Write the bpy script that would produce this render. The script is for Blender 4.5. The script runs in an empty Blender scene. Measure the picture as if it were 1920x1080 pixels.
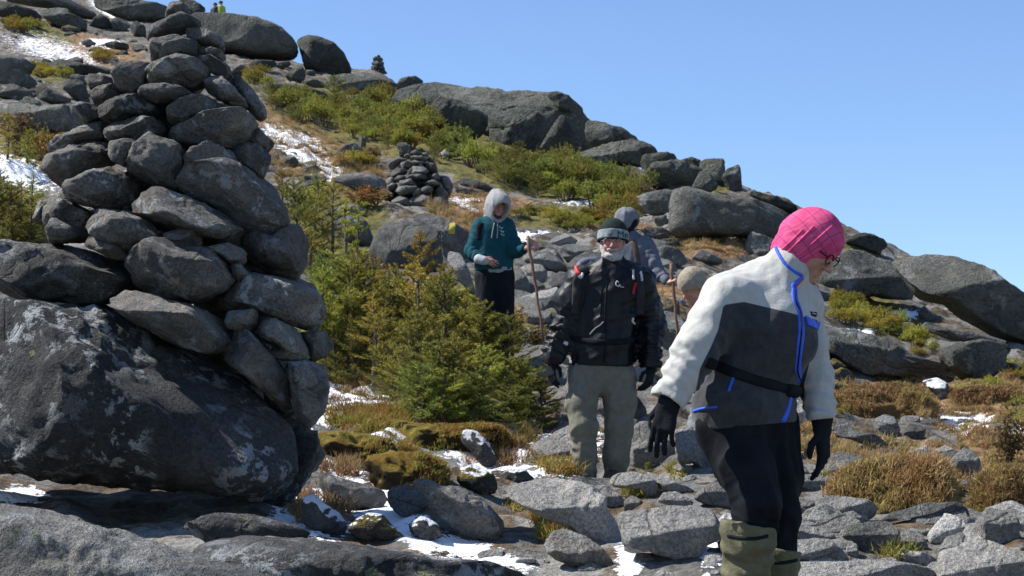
import bpy, bmesh, math, random
import numpy as np
from mathutils import Vector
from mathutils.bvhtree import BVHTree

SC = bpy.context.scene
COL = SC.collection
F = 3500.0           # focal length in photo pixels (photo 1920 wide)
HY = 900.0           # photo row of the level line of sight

# ---------------------------------------------------------------- camera
cam = bpy.data.cameras.new("camera")
cam.sensor_width = 36.0
cam.lens = 36.0 * F / 1920.0
cam.shift_y = (HY - 540.0) / 1920.0
cam.clip_start = 0.1
cam.clip_end = 6000
cam.dof.use_dof = True
cam.dof.focus_distance = 8.6
cam.dof.aperture_fstop = 14.0
cam_ob = bpy.data.objects.new("camera", cam)
cam_ob.location = (0, 0, 0)
cam_ob.rotation_euler = (math.radians(90), 0, 0)
COL.objects.link(cam_ob)
SC.camera = cam_ob

# ---------------------------------------------------------------- sky and sun
SUN_DIR = Vector((-0.64, 0.07, 0.76)).normalized()     # towards the sun: up, left and a little behind the hill
elev = math.asin(SUN_DIR.z)
azim = math.atan2(SUN_DIR.x, SUN_DIR.y)
world = bpy.data.worlds.new("World")
SC.world = world
world.use_nodes = True
wn = world.node_tree
wn.nodes.clear()
sky = wn.nodes.new("ShaderNodeTexSky")
sky.sky_type = 'NISHITA'
sky.sun_disc = False
sky.sun_elevation = elev
sky.sun_rotation = azim
sky.altitude = 1200
sky.air_density = 1.0
sky.dust_density = 0.3
sky.ozone_density = 2.5
bg = wn.nodes.new("ShaderNodeBackground")
bg.inputs['Strength'].default_value = 0.093
tint = wn.nodes.new("ShaderNodeMix"); tint.data_type = 'RGBA'; tint.blend_type = 'MULTIPLY'
tint.inputs[0].default_value = 1.0
tint.inputs[7].default_value = (0.97, 1.05, 1.19, 1)
wo = wn.nodes.new("ShaderNodeOutputWorld")
wn.links.new(sky.outputs[0], tint.inputs[6])
wn.links.new(tint.outputs[2], bg.inputs['Color'])
wn.links.new(bg.outputs[0], wo.inputs['Surface'])

sl = bpy.data.lights.new("sun", 'SUN')
sl.energy = 5.0
sl.angle = math.radians(0.5)
sl.color = (1.0, 0.955, 0.88)
so = bpy.data.objects.new("sun", sl)
so.rotation_euler = SUN_DIR.to_track_quat('Z', 'Y').to_euler()
so.location = SUN_DIR * 60
COL.objects.link(so)

SC.view_settings.view_transform = 'Standard'
SC.view_settings.look = 'None'
SC.view_settings.exposure = 0.74
SC.view_settings.gamma = 1.0

# ---------------------------------------------------------------- helpers
RT = np.random.RandomState(7).rand(64, 64, 64).astype(np.float32)

def vnoise(p):
    i = np.floor(p).astype(np.int64)
    f = p - i
    f = f * f * (3 - 2 * f)
    x0, y0, z0 = (i[..., 0] & 63), (i[..., 1] & 63), (i[..., 2] & 63)
    x1, y1, z1 = (x0 + 1) & 63, (y0 + 1) & 63, (z0 + 1) & 63
    fx, fy, fz = f[..., 0], f[..., 1], f[..., 2]
    a = RT[x0, y0, z0] * (1 - fx) + RT[x1, y0, z0] * fx
    b = RT[x0, y1, z0] * (1 - fx) + RT[x1, y1, z0] * fx
    c = RT[x0, y0, z1] * (1 - fx) + RT[x1, y0, z1] * fx
    d = RT[x0, y1, z1] * (1 - fx) + RT[x1, y1, z1] * fx
    a = a * (1 - fy) + b * fy
    c = c * (1 - fy) + d * fy
    return (a * (1 - fz) + c * fz) * 2 - 1

def fbm(p, oct=4, gain=0.5, lac=2.03):
    s = 0; a = 1.0
    p = np.asarray(p, dtype=np.float64)
    for k in range(oct):
        s = s + a * vnoise(p + 17.3 * k)
        p = p * lac; a *= gain
    return s

def ridged(p, oct=3):
    s = 0; a = 1.0
    p = np.asarray(p, dtype=np.float64)
    for k in range(oct):
        s = s + a * (1 - 2 * np.abs(vnoise(p + 9.1 * k)))
        p = p * 2.1; a *= 0.5
    return s

def mesh_obj(name, V, Fs, mats, parent=None, origin=None, fmat=None, smooth=True):
    """link one mesh object; V in world metres, origin = where its base stands"""
    V = np.asarray(V, dtype=np.float64)
    if origin is None:
        origin = np.array(parent['_org']) if parent is not None else np.array([V[:, 0].mean(), V[:, 1].mean(), V[:, 2].min()])
    org = np.asarray(origin, dtype=np.float64)
    me = bpy.data.meshes.new(name)
    Lc = (V - org).astype(np.float32)
    if isinstance(Fs, np.ndarray):
        n, k = Fs.shape
        me.vertices.add(len(Lc)); me.vertices.foreach_set("co", Lc.ravel())
        me.loops.add(n * k); me.loops.foreach_set("vertex_index", Fs.astype(np.int32).ravel())
        me.polygons.add(n)
        me.polygons.foreach_set("loop_start", np.arange(0, n * k, k, dtype=np.int32))
        me.polygons.foreach_set("loop_total", np.full(n, k, dtype=np.int32))
    else:
        me.from_pydata([tuple(v) for v in Lc.tolist()], [], [tuple(f) for f in Fs])
        n = len(Fs)
    if not isinstance(mats, (list, tuple)): mats = [mats]
    for m in mats: me.materials.append(m)
    if fmat is not None: me.polygons.foreach_set("material_index", np.asarray(fmat, dtype=np.int32))
    me.update(calc_edges=True)
    me.polygons.foreach_set("use_smooth", np.full(n, smooth))
    me.update()
    o = bpy.data.objects.new(name, me)
    COL.objects.link(o)
    if parent is None:
        o.location = org
        o['_org'] = [float(x) for x in org]
    else:
        o.parent = parent
        o['_org'] = [float(x) for x in org]
    return o

def tag(o, label, cat, group=None, kind=None):
    o['label'] = label; o['category'] = cat
    if group: o['group'] = group
    if kind: o['kind'] = kind
    return o

def structure(o):
    o['kind'] = 'structure'; return o

def empty(name, loc):
    o = bpy.data.objects.new(name, None)
    COL.objects.link(o); o.location = loc
    o['_org'] = [float(x) for x in loc]
    return o

def P(px, py, d):
    return np.array([(px - 960.0) * d / F, d, (HY - py) * d / F])

def join(parts):
    Vs, Fs, off = [], [], 0
    for V, Fc in parts:
        Vs.append(np.asarray(V, float)); Fs.extend([tuple(int(i) + off for i in f) for f in Fc]); off += len(V)
    return np.vstack(Vs), Fs

def tube(pts, rad, n=8, flat=None, normals=None, caps=True):
    """swept tube; with normals the section is flattened: rad across, flat along the normal"""
    pts = [np.asarray(p, float) for p in pts]
    m = len(pts)
    if np.isscalar(rad): rad = [rad] * m
    V = []
    prev = None
    for i in range(m):
        t = pts[min(i + 1, m - 1)] - pts[max(i - 1, 0)]
        t = t / (np.linalg.norm(t) + 1e-9)
        if normals is not None:
            nn = np.asarray(normals[i], float); nn = nn - t * nn.dot(t); nn /= np.linalg.norm(nn) + 1e-9
        else:
            ref = prev if prev is not None else (np.array([0, 0, 1.0]) if abs(t[2]) < 0.9 else np.array([1.0, 0, 0]))
            nn = ref - t * ref.dot(t); nn /= np.linalg.norm(nn) + 1e-9
            prev = nn
        s = np.cross(t, nn)
        fl = rad[i] if flat is None else flat
        for k in range(n):
            a = 2 * math.pi * k / n
            V.append(pts[i] + s * math.cos(a) * rad[i] + nn * math.sin(a) * fl)
    Fc = []
    for i in range(m - 1):
        for k in range(n):
            k2 = (k + 1) % n
            Fc.append((i * n + k, i * n + k2, (i + 1) * n + k2, (i + 1) * n + k))
    if caps:
        Fc.append(tuple(range(n))[::-1]); Fc.append(tuple((m - 1) * n + k for k in range(n)))
    return np.array(V), Fc

def spline(pts, n=8):
    """Catmull-Rom through control points"""
    p = [np.asarray(a, float) for a in pts]
    p = [2 * p[0] - p[1]] + p + [2 * p[-1] - p[-2]]
    out = []
    for i in range(1, len(p) - 2):
        for k in range(n):
            t = k / n
            out.append(0.5 * ((2 * p[i]) + (-p[i-1] + p[i+1]) * t + (2*p[i-1] - 5*p[i] + 4*p[i+1] - p[i+2]) * t*t + (-p[i-1] + 3*p[i] - 3*p[i+1] + p[i+2]) * t**3))
    out.append(p[-2])
    return out

# ---------------------------------------------------------------- materials
MATS = {}
class NB:
    """small node-tree builder"""
    def __init__(s, name):
        s.m = bpy.data.materials.new(name); s.m.use_nodes = True
        s.t = s.m.node_tree; s.t.nodes.clear()
        s.out = s.t.nodes.new("ShaderNodeOutputMaterial")
        s.b = s.t.nodes.new("ShaderNodeBsdfPrincipled")
        s.t.links.new(s.b.outputs[0], s.out.inputs[0])
        MATS[name] = s.m
    def n(s, t, **kw):
        x = s.t.nodes.new(t)
        for k, v in kw.items(): setattr(x, k, v)
        return x
    def l(s, a, b): s.t.links.new(a, b)
    def val(s, sock, v):
        if isinstance(v, bpy.types.NodeSocket): s.l(v, sock)
        elif isinstance(v, (tuple, list)) and len(v) == 3 and sock.type == 'RGBA': sock.default_value = (*v, 1)
        else: sock.default_value = v
    def coords(s, rnd=True):
        tc = s.n("ShaderNodeTexCoord")
        if not rnd: return tc.outputs['Object']
        oi = s.n("ShaderNodeObjectInfo"); s.rand = oi.outputs['Random']
        mu = s.math('MULTIPLY', oi.outputs['Random'], 57.0)
        va = s.n("ShaderNodeVectorMath", operation='ADD')
        s.l(tc.outputs['Object'], va.inputs[0]); s.l(mu, va.inputs[1])
        return va.outputs[0]
    def noise(s, vec, scale, detail=4, rough=0.55, dist=0.0):
        x = s.n("ShaderNodeTexNoise")
        x.inputs['Scale'].default_value = scale; x.inputs['Detail'].default_value = detail
        x.inputs['Roughness'].default_value = rough; x.inputs['Distortion'].default_value = dist
        s.l(vec, x.inputs['Vector'])
        return x.outputs[0]
    def voro(s, vec, scale, feature='F1'):
        x = s.n("ShaderNodeTexVoronoi", feature=feature); x.inputs['Scale'].default_value = scale
        s.l(vec, x.inputs['Vector']); return x.outputs[0]
    def ramp(s, fac, a, b):
        x = s.n("ShaderNodeMapRange"); x.interpolation_type = 'SMOOTHSTEP'
        s.val(x.inputs[0], fac); x.inputs[1].default_value = a; x.inputs[2].default_value = b
        return x.outputs[0]
    def math(s, op, a, b=0.0, c=0.0):
        x = s.n("ShaderNodeMath", operation=op); s.val(x.inputs[0], a); s.val(x.inputs[1], b)
        if op == 'MULTIPLY_ADD': s.val(x.inputs[2], c)
        return x.outputs[0]
    def mix(s, fac, a, b, mode='MIX'):
        x = s.n("ShaderNodeMix", data_type='RGBA', blend_type=mode)
        s.val(x.inputs[0], fac); s.val(x.inputs[6], a); s.val(x.inputs[7], b)
        return x.outputs[2]
    def bump(s, h, strength, dist, prev=None):
        x = s.n("ShaderNodeBump"); x.inputs['Strength'].default_value = strength; x.inputs['Distance'].default_value = dist
        s.l(h, x.inputs['Height'])
        if prev is not None: s.l(prev, x.inputs['Normal'])
        return x.outputs[0]
    def fin(s, color, rough=0.85, normal=None, spec=0.3):
        s.val(s.b.inputs['Base Color'], color); s.val(s.b.inputs['Roughness'], rough)
        s.b.inputs['Specular IOR Level'].default_value = spec
        if normal is not None: s.l(normal, s.b.inputs['Normal'])
        return s.m

def rock_mat(name, k=1.0, dark=(0.105, 0.105, 0.102), light=(0.31, 0.305, 0.285), lichen=0.5, yellow=0.15, black=0.4, snow=0.0, moss=0.0, bump=1.0, lth=0.55):
    """k = feature scale: 1 for rocks a few metres away, smaller further up the hill"""
    b = NB(name)
    v = b.coords()
    big = b.noise(v, 1.3 * k, 5, 0.6, 0.4)
    mid = b.noise(v, 6 * k, 5, 0.65)
    fine = b.noise(v, 55 * k, 4, 0.7)
    grain = b.noise(v, 160 * k, 2, 0.6)
    c = b.mix(b.ramp(big, 0.32, 0.68), dark, light)
    c = b.mix(b.ramp(mid, 0.3, 0.75), b.mix(0.55, c, dark), c)
    c = b.mix(0.75, c, b.mix(b.ramp(fine, 0.36, 0.64), (0.55, 0.55, 0.56), (1.3, 1.28, 1.25)), 'MULTIPLY')
    c = b.mix(0.28, c, b.mix(b.ramp(grain, 0.4, 0.6), (0.5, 0.5, 0.5), (1.4, 1.4, 1.4)), 'MULTIPLY')
    # thin dark joints and water streaks
    cr = b.math('ABSOLUTE', b.math('SUBTRACT', b.noise(v, 0.9 * k, 2, 0.4, 0.3), 0.5))
    crk = b.ramp(cr, 0.006, 0.0)
    c = b.mix(b.math('MULTIPLY', crk, 0.22), c, (0.03, 0.03, 0.03))
    st = b.ramp(b.noise(v, 0.6 * k, 4, 0.6, 0.5), 0.45, 0.62)
    c = b.mix(b.math('MULTIPLY', st, 0.4), c, b.mix(0.5, dark, (0.16, 0.145, 0.12)))
    # black crust lichen
    bl = b.noise(v, 3.1 * k, 6, 0.7, 0.6)
    c = b.mix(b.math('MULTIPLY', b.ramp(bl, 0.56 , 0.63), black), c, (0.028, 0.028, 0.03))
    # pale crust lichen in spots
    p1 = b.noise(v, 9 * k, 6, 0.72, 0.3)
    p2 = b.noise(v, 2.2 * k, 3, 0.5)
    pm = b.math('MULTIPLY', b.ramp(p1, lth, lth + 0.05), b.ramp(p2, 0.42, 0.6))
    c = b.mix(b.math('MULTIPLY', pm, lichen), c, (0.34, 0.36, 0.37))
    y1 = b.noise(v, 5.3 * k, 5, 0.6, 0.2)
    c = b.mix(b.math('MULTIPLY', b.ramp(y1, 0.66, 0.69), yellow * 2.5), c, (0.22, 0.24, 0.12))
    # every stone its own tone
    tone = b.math('MULTIPLY_ADD', b.rand, 0.55, 0.72)
    tn = b.n("ShaderNodeVectorMath", operation='SCALE'); b.l(c, tn.inputs[0]); b.l(tone, tn.inputs[3])
    c = tn.outputs[0]
    rough = 0.9
    h = b.math('ADD', b.math('ADD', b.math('MULTIPLY', fine, 0.6), b.math('MULTIPLY', mid, 1.3)), b.math('MULTIPLY', crk, -0.3))
    nrm = b.bump(h, 0.95 * bump, 0.07 / k)
    nrm = b.bump(grain, 0.5 * bump, 0.014 / k, nrm)
    if moss or snow:
        g = b.n("ShaderNodeNewGeometry")
        sx = b.n("ShaderNodeSeparateXYZ"); b.l(g.outputs['Normal'], sx.inputs[0])
        up = sx.outputs[2]
        if moss:
            mm = b.math('ADD', up, b.math('MULTIPLY', b.noise(v, 5 * k, 5), 1.2))
            mc = b.mix(b.ramp(b.noise(v, 14 * k, 4), 0.35, 0.65), (0.09, 0.06, 0.02), (0.19, 0.16, 0.035))
            c = b.mix(b.ramp(mm, 1.35 - moss, 1.5 - moss), c, mc)
        if snow:
            sm = b.math('ADD', up, b.math('MULTIPLY', b.noise(v, 8 * k, 6, 0.7), 1.6))
            c = b.mix(b.ramp(sm, 1.62 - snow, 1.7 - snow), c, (0.82, 0.84, 0.88))
    return b.fin(c, rough, nrm, 0.25)

rock_mat("rock_near", 1.0)
rock_mat("rock_cairn", 1.25, dark=(0.095, 0.092, 0.088), light=(0.34, 0.315, 0.28), lichen=0.75, black=0.6, yellow=0.12, lth=0.53)
rock_mat("rock_black", 1.0, dark=(0.04, 0.041, 0.043), light=(0.11, 0.108, 0.105), lichen=1.0, black=0.6, lth=0.51, yellow=0.3)
rock_mat("rock_path", 1.0, dark=(0.22, 0.216, 0.204), light=(0.48, 0.463, 0.433), lichen=0.3, black=0.25)
rock_mat("rock_white", 1.0, dark=(0.48, 0.47, 0.45), light=(0.68, 0.66, 0.63), lichen=0.2, black=0.1)
rock_mat("rock_mid", 0.45, dark=(0.065, 0.068, 0.063), light=(0.23, 0.23, 0.205), lichen=0.45, black=0.4)
rock_mat("rock_far", 0.2, dark=(0.05, 0.055, 0.05), light=(0.175, 0.182, 0.155), lichen=0.25, black=0.45, yellow=0.1)
rock_mat("rock_snowy", 1.0, dark=(0.05, 0.05, 0.05), light=(0.15, 0.145, 0.14), snow=0.45)
rock_mat("rock_mossy", 1.0, dark=(0.04, 0.035, 0.03), light=(0.10, 0.085, 0.07), moss=0.5, snow=0.08)
rock_mat("rock_mosscap", 0.7, dark=(0.06, 0.06, 0.055), light=(0.16, 0.155, 0.14), moss=0.25)

def turf_mat(name, cols, snow=0.0, peat=0.9):
    b = NB(name); v = b.coords()
    c = b.mix(b.ramp(b.noise(v, 5, 5, 0.6), 0.35, 0.65), cols[0], cols[1])
    c = b.mix(b.ramp(b.noise(v, 30, 4, 0.7), 0.35, 0.65), b.mix(0.6, c, cols[2]), c)
    g = b.n("ShaderNodeNewGeometry"); sx = b.n("ShaderNodeSeparateXYZ"); b.l(g.outputs['Normal'], sx.inputs[0])
    # bare peat where the turf has slumped off the steep sides
    side = b.ramp(b.math('ADD', sx.outputs[2], b.math('MULTIPLY', b.noise(v, 7, 4), 0.6)), 0.75, 0.45)
    c = b.mix(b.math('MULTIPLY', side, peat), c, (0.028, 0.02, 0.014))
    if snow:
        sm = b.math('ADD', sx.outputs[2], b.math('MULTIPLY', b.noise(v, 9, 6, 0.7), 1.6))
        c = b.mix(b.ramp(sm, 1.62 - snow, 1.72 - snow), c, (0.82, 0.84, 0.88))
    nrm = b.bump(b.noise(v, 60, 5, 0.75), 0.9, 0.03)
    return b.fin(c, 0.95, nrm, 0.1)
turf_mat("turf_moss", ((0.19, 0.115, 0.025), (0.22, 0.19, 0.04), (0.09, 0.06, 0.02)))
grass_cols = None
turf_mat("turf_brown", ((0.22, 0.12, 0.05), (0.20, 0.15, 0.06), (0.10, 0.06, 0.03)), 0.0, 0.25)

def plain(name, col, rough=0.8, spec=0.3, var=0.15, scale=20, bump=0.3, bscale=60, bd=0.004, sheen=0.0):
    b = NB(name); v = b.coords()
    lo = tuple(x * (1 - var) for x in col); hi = tuple(min(1, x * (1 + var)) for x in col)
    c = b.mix(b.ramp(b.noise(v, scale, 4, 0.6), 0.3, 0.7), lo, hi)
    nrm = b.bump(b.noise(v, bscale, 3, 0.7), bump, bd)
    b.fin(c, rough, nrm, spec)
    if sheen:
        b.b.inputs['Sheen Weight'].default_value = sheen; b.b.inputs['Sheen Roughness'].default_value = 0.5
    return b.m

def leaf_mat(name, a, bcol, tip, trans=0.35):
    b = NB(name); v = b.coords()
    c = b.mix(b.ramp(b.noise(v, 4.0, 4, 0.6), 0.32, 0.68), a, bcol)
    c = b.mix(b.ramp(b.noise(v, 9.0, 3, 0.6), 0.55, 0.72), c, tip)
    oi = b.n("ShaderNodeObjectInfo")
    hs = b.n("ShaderNodeHueSaturation")
    b.l(b.math('MULTIPLY_ADD', oi.outputs['Random'], 0.05, 0.475), hs.inputs['Hue'])
    b.l(b.math('MULTIPLY_ADD', oi.outputs['Random'], 0.5, 0.75), hs.inputs['Value'])
    b.l(c, hs.inputs['Color'])
    c = hs.outputs[0]
    b.fin(c, 0.6, None, 0.25)
    tr = b.n("ShaderNodeBsdfTranslucent"); b.l(c, tr.inputs['Color'])
    mx = b.n("ShaderNodeMixShader"); mx.inputs[0].default_value = trans
    b.l(b.b.outputs[0], mx.inputs[1]); b.l(tr.outputs[0], mx.inputs[2]); b.l(mx.outputs[0], b.out.inputs[0])
    return b.m
leaf_mat("needle_green", (0.17, 0.18, 0.028), (0.32, 0.30, 0.05), (0.42, 0.34, 0.06))
leaf_mat("needle_dark", (0.11, 0.13, 0.026), (0.23, 0.23, 0.042), (0.34, 0.29, 0.055))
leaf_mat("needle_yellow", (0.24, 0.21, 0.035), (0.36, 0.27, 0.045), (0.42, 0.25, 0.05))
leaf_mat("leaf_orange", (0.30, 0.15, 0.03), (0.28, 0.20, 0.05), (0.36, 0.10, 0.04))
leaf_mat("leaf_brown", (0.10, 0.07, 0.03), (0.16, 0.12, 0.05), (0.20, 0.10, 0.05))
plain("bark", (0.10, 0.08, 0.065), 0.9, 0.2, 0.4, 30, 0.8, 90, 0.01)
plain("deadwood", (0.26, 0.24, 0.22), 0.9, 0.2, 0.3, 30, 0.6, 90, 0.01)

def grass_mat(name, cols):
    b = NB(name); v = b.coords(False)
    c = b.mix(b.ramp(b.noise(v, 1.6, 4, 0.6), 0.35, 0.65), cols[0], cols[1])
    c = b.mix(b.ramp(b.noise(v, 11, 3, 0.6), 0.45, 0.65), c, cols[2])
    b.fin(c, 0.7, None, 0.2)
    tr = b.n("ShaderNodeBsdfTranslucent"); b.l(c, tr.inputs['Color'])
    mx = b.n("ShaderNodeMixShader"); mx.inputs[0].default_value = 0.3
    b.l(b.b.outputs[0], mx.inputs[1]); b.l(tr.outputs[0], mx.inputs[2]); b.l(mx.outputs[0], b.out.inputs[0])
grass_mat("grass_brown", ((0.36, 0.20, 0.09), (0.27, 0.24, 0.085), (0.44, 0.31, 0.15)))
grass_mat("grass_green", ((0.22, 0.23, 0.05), (0.30, 0.26, 0.07), (0.36, 0.28, 0.09)))
grass_mat("grass_moss", ((0.28, 0.19, 0.045), (0.28, 0.27, 0.06), (0.30, 0.15, 0.05)))

grass_mat("grass_heather", ((0.20, 0.105, 0.055), (0.26, 0.15, 0.07), (0.32, 0.24, 0.10)))
# ---------------------------------------------------------------- terrain: a slope that climbs away from the camera
NEAR = [(0.3, -1.62), (3.0, -1.25), (5.0, -0.95), (6.8, -0.66)]
PROF = {   # column (photo x) : (distance, photo row of the ground there), last one is the crest
    -900: [(9.2, 930), (11, 870), (14, 760), (18, 600), (22, 460), (32, 310), (50, 160), (80, 60), (115, -40), (150, -120)],
    0:    [(9.2, 945), (11, 890), (14, 780), (18, 620), (22, 480), (32, 330), (50, 200), (80, 95), (115, 10), (150, -60)],
    230:  [(9.4, 955), (11, 900), (14, 790), (18, 640), (22, 500), (32, 350), (50, 215), (75, 120), (100, 75), (125, 10), (140, -20)],
    400:  [(9.5, 965), (11, 905), (14, 800), (18, 660), (22, 540), (30, 400), (45, 250), (70, 150), (95, 108), (112, 75), (118, 60)],
    600:  [(9.5, 995), (11, 930), (12.5, 862), (14, 805), (16, 740), (18.5, 650), (22, 560), (28, 450), (36, 350), (50, 260), (70, 190), (95, 145), (105, 138)],
    800:  [(9.5, 1010), (11, 940), (12.5, 885), (14, 832), (15.5, 778), (18.5, 670), (22, 565), (28, 465), (36, 395), (50, 290), (70, 215), (90, 168), (100, 160)],
    1000: [(9, 1035), (11, 955), (12.6, 910), (14, 862), (15.5, 800), (18.4, 700), (22, 600), (28, 500), (36, 420), (45, 360), (55, 305), (70, 248)],
    1200: [(9, 1040), (11, 965), (12.6, 918), (14, 886), (16, 815), (19, 705), (22, 615), (28, 510), (36, 430), (45, 385), (55, 318), (60, 303)],
    1400: [(8.6, 1060), (10, 1000), (12.6, 925), (14, 892), (17, 800), (20, 705), (24, 600), (30, 500), (38, 420), (46, 360), (50, 341)],
    1600: [(8.2, 1085), (9.5, 1025), (11, 975), (13, 920), (16, 855), (19, 805), (22, 762), (26, 700), (31, 630), (37, 560), (43, 476), (48, 446)],
    1760: [(8.2, 1085), (9.5, 1030), (11, 985), (13, 940), (16, 875), (20, 812), (24, 755), (28, 705), (33, 640), (39, 570), (44, 505)],
    1920: [(8.2, 1085), (9.5, 1035), (11, 990), (13, 945), (16, 880), (20, 815), (24, 760), (28, 710), (33, 655), (38, 600), (42, 565)],
    2700: [(8.2, 1085), (9.5, 1040), (11, 1000), (14, 940), (18, 870), (24, 790), (33, 700), (40, 665)],
}
PX = np.array(sorted(PROF)); PU = (PX - 960.0) / F
_DG = np.geomspace(0.3, 2500, 1400)
_ZT = []
for c in PX:
    pr = [(d, (HY - y) * d / F) for d, y in PROF[c]]
    dd = [a for a, _ in NEAR] + [a for a, _ in pr]; zz = [z for _, z in NEAR] + [z for _, z in pr]
    dc, zc = dd[-1], zz[-1]
    dd += [dc + 4, dc + 14, dc + 40, dc + 150, dc + 600, 3000]; zz += [zc - 0.2, zc - 2.5, zc - 14, zc - 70, zc - 150, zc - 160]
    z = np.interp(_DG, dd, zz)
    # smooth the profile a little
    k = np.ones(9) / 9
    z = np.convolve(np.pad(z, 4, mode='edge'), k, mode='valid')
    _ZT.append(z)
_ZT = np.array(_ZT)
# resample across and soften the seams between the columns
_uf = np.linspace(PU[0], PU[-1], 241)
_zf = np.stack([np.interp(_uf, PU, _ZT[:, j]) for j in range(len(_DG))], 1)
_k = np.exp(-0.5 * (np.arange(-12, 13) / 5.0) ** 2); _k /= _k.sum()
_zf = np.apply_along_axis(lambda c: np.convolve(np.pad(c, 12, mode='edge'), _k, mode='valid'), 0, _zf)
PU, _ZT = _uf, _zf

def ground_z(u, d, rough=True):
    u = np.asarray(u, float); d = np.asarray(d, float)
    ci = np.clip(np.searchsorted(PU, u) - 1, 0, len(PU) - 2)
    t = np.clip((u - PU[ci]) / (PU[ci + 1] - PU[ci]), 0, 1)
    di = np.clip(np.searchsorted(_DG, d) - 1, 0, len(_DG) - 2)
    s = np.clip((d - _DG[di]) / (_DG[di + 1] - _DG[di]), 0, 1)
    z0 = _ZT[ci, di] * (1 - s) + _ZT[ci, di + 1] * s
    z1 = _ZT[ci + 1, di] * (1 - s) + _ZT[ci + 1, di + 1] * s
    z = z0 * (1 - t) + z1 * t
    if rough:
        p = np.stack([u * d, d, np.zeros_like(d)], -1)
        amp = np.clip((d - 3) / 12, 0.25, 1.0)
        z = z + amp * (0.16 * fbm(p * 0.45, 3) + 0.10 * ridged(p * 1.1 + 5, 3) + 0.035 * fbm(p * 5, 3))
        z = z + np.clip((d - 30) / 60, 0, 1) * 0.5 * fbm(p * 0.12, 3)
    return z

def ground_depth(px, py):
    """distance at which the line of sight through a photo point meets the slope"""
    d = np.geomspace(3, 160, 2600)
    g = HY - F * ground_z(np.full_like(d, (px - 960) / F), d) / d
    hit = np.nonzero(g <= py)[0]
    return float(d[hit[0]]) if len(hit) else 60.0

def gpoint(px, d):
    u = (px - 960) / F
    return np.array([u * d, d, float(ground_z(np.array([u]), np.array([d]))[0])])

def blobmask(px, py, blobs):
    m = np.zeros_like(px)
    for b in blobs:
        cx, cy, rx, ry = b[:4]; a = math.radians(b[4]) if len(b) > 4 else 0
        w = b[5] if len(b) > 5 else 1.0
        dx, dy = px - cx, py - cy
        x = (dx * math.cos(a) + dy * math.sin(a)) / rx; y = (-dx * math.sin(a) + dy * math.cos(a)) / ry
        m = np.maximum(m, w * np.clip(1.35 - np.sqrt(x * x + y * y), 0, 1))
    return m

SNOW = [(690, 755, 120, 36, 15), (620, 775, 50, 30), (640, 885, 50, 22, 15), (735, 815, 70, 16, 12), (890, 850, 70, 32, 20), (980, 835, 90, 40, 15),
        (1010, 865, 90, 35), (560, 975, 60, 45), (620, 960, 50, 50), (730, 960, 70, 40, 30), (860, 1030, 120, 22, 14), (940, 1050, 60, 12, 12),
        (1180, 1050, 25, 45), (1110, 800, 30, 60), (30, 320, 80, 32, 20, .75), (90, 92, 90, 26, 15, .52), (150, 108, 70, 16, 0, .52), (545, 258, 70, 13, 20), (575, 295, 60, 12, 20),
        (620, 325, 40, 12), (1840, 800, 80, 24, 10, 1.25), (1765, 775, 45, 16, 0, 1.2), (1730, 890, 50, 18, 30, 1.2), (30, 930, 60, 18), (1010, 436, 40, 5, 0, .6), (900, 395, 60, 6, 20, .6), (965, 445, 30, 12),
        (190, 80, 40, 8), (200, 20, 40, 8, 30), (1690, 590, 40, 10), (1600, 625, 40, 10), (1860, 740, 60, 12), (1330, 1040, 20, 40), (870, 375, 40, 6, 0, .6), (1090, 380, 60, 6, 0, .6), (520, 1010, 80, 14)]
BROWN = [(560, 250, 110, 40, 20), (620, 310, 120, 45, 20), (880, 400, 80, 45), (1720, 750, 170, 40), (1690, 880, 140, 60), (1880, 850, 90, 90),
         (1330, 465, 80, 26), (1880, 740, 80, 30), (1550, 830, 60, 40), (1240, 560, 60, 30), (160, 90, 120, 30, 10), (1180, 430, 60, 12), (690, 700, 60, 18, 10), (1060, 870, 40, 20),
         (30, 260, 60, 30), (560, 180, 60, 20), (1130, 420, 60, 12), (950, 385, 50, 20)]
GREEN = [(760, 800, 140, 22, 10), (680, 845, 60, 20), (1050, 410, 90, 22), (760, 240, 260, 60, 12), (950, 310, 260, 50, 15), (80, 60, 60, 15, 20), (90, 135, 50, 18, 10),
         (1650, 590, 110, 35, 25), (1560, 760, 40, 15), (1830, 720, 50, 12), (820, 650, 250, 130), (40, 300, 60, 60), (40, 400, 70, 60), (630, 420, 100, 100), (470, 150, 30, 12),
         (1610, 465, 40, 10), (1340, 345, 40, 20)]

ucols = np.concatenate([np.linspace(-1.3, -0.32, 40)[:-1], np.linspace(-0.32, 0.32, 620), np.linspace(0.32, 1.3, 40)[1:]])
drows = np.concatenate([np.geomspace(0.4, 7, 60)[:-1], np.geomspace(7, 45, 560)[:-1], np.geomspace(45, 150, 170)[:-1], np.geomspace(150, 2400, 40)])
UU, DD = np.meshgrid(ucols, drows)
ZZ = ground_z(UU, DD)
PXg = 960 + F * UU; PYg = HY - F * ZZ / DD
TV = np.stack([UU * DD, DD, ZZ], -1).reshape(-1, 3)
nr, nc = UU.shape
ii = np.arange(nr * nc).reshape(nr, nc)
TF = np.stack([ii[:-1, :-1], ii[:-1, 1:], ii[1:, 1:], ii[1:, :-1]], -1).reshape(-1, 4)
near = (DD < 150)
M = np.zeros((nr, nc, 4), np.float32)
M[..., 0] = blobmask(PXg, PYg, SNOW) * near
M[..., 1] = blobmask(PXg, PYg, BROWN) * near
M[..., 2] = blobmask(PXg, PYg, GREEN) * near
M[..., 3] = 1

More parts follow.
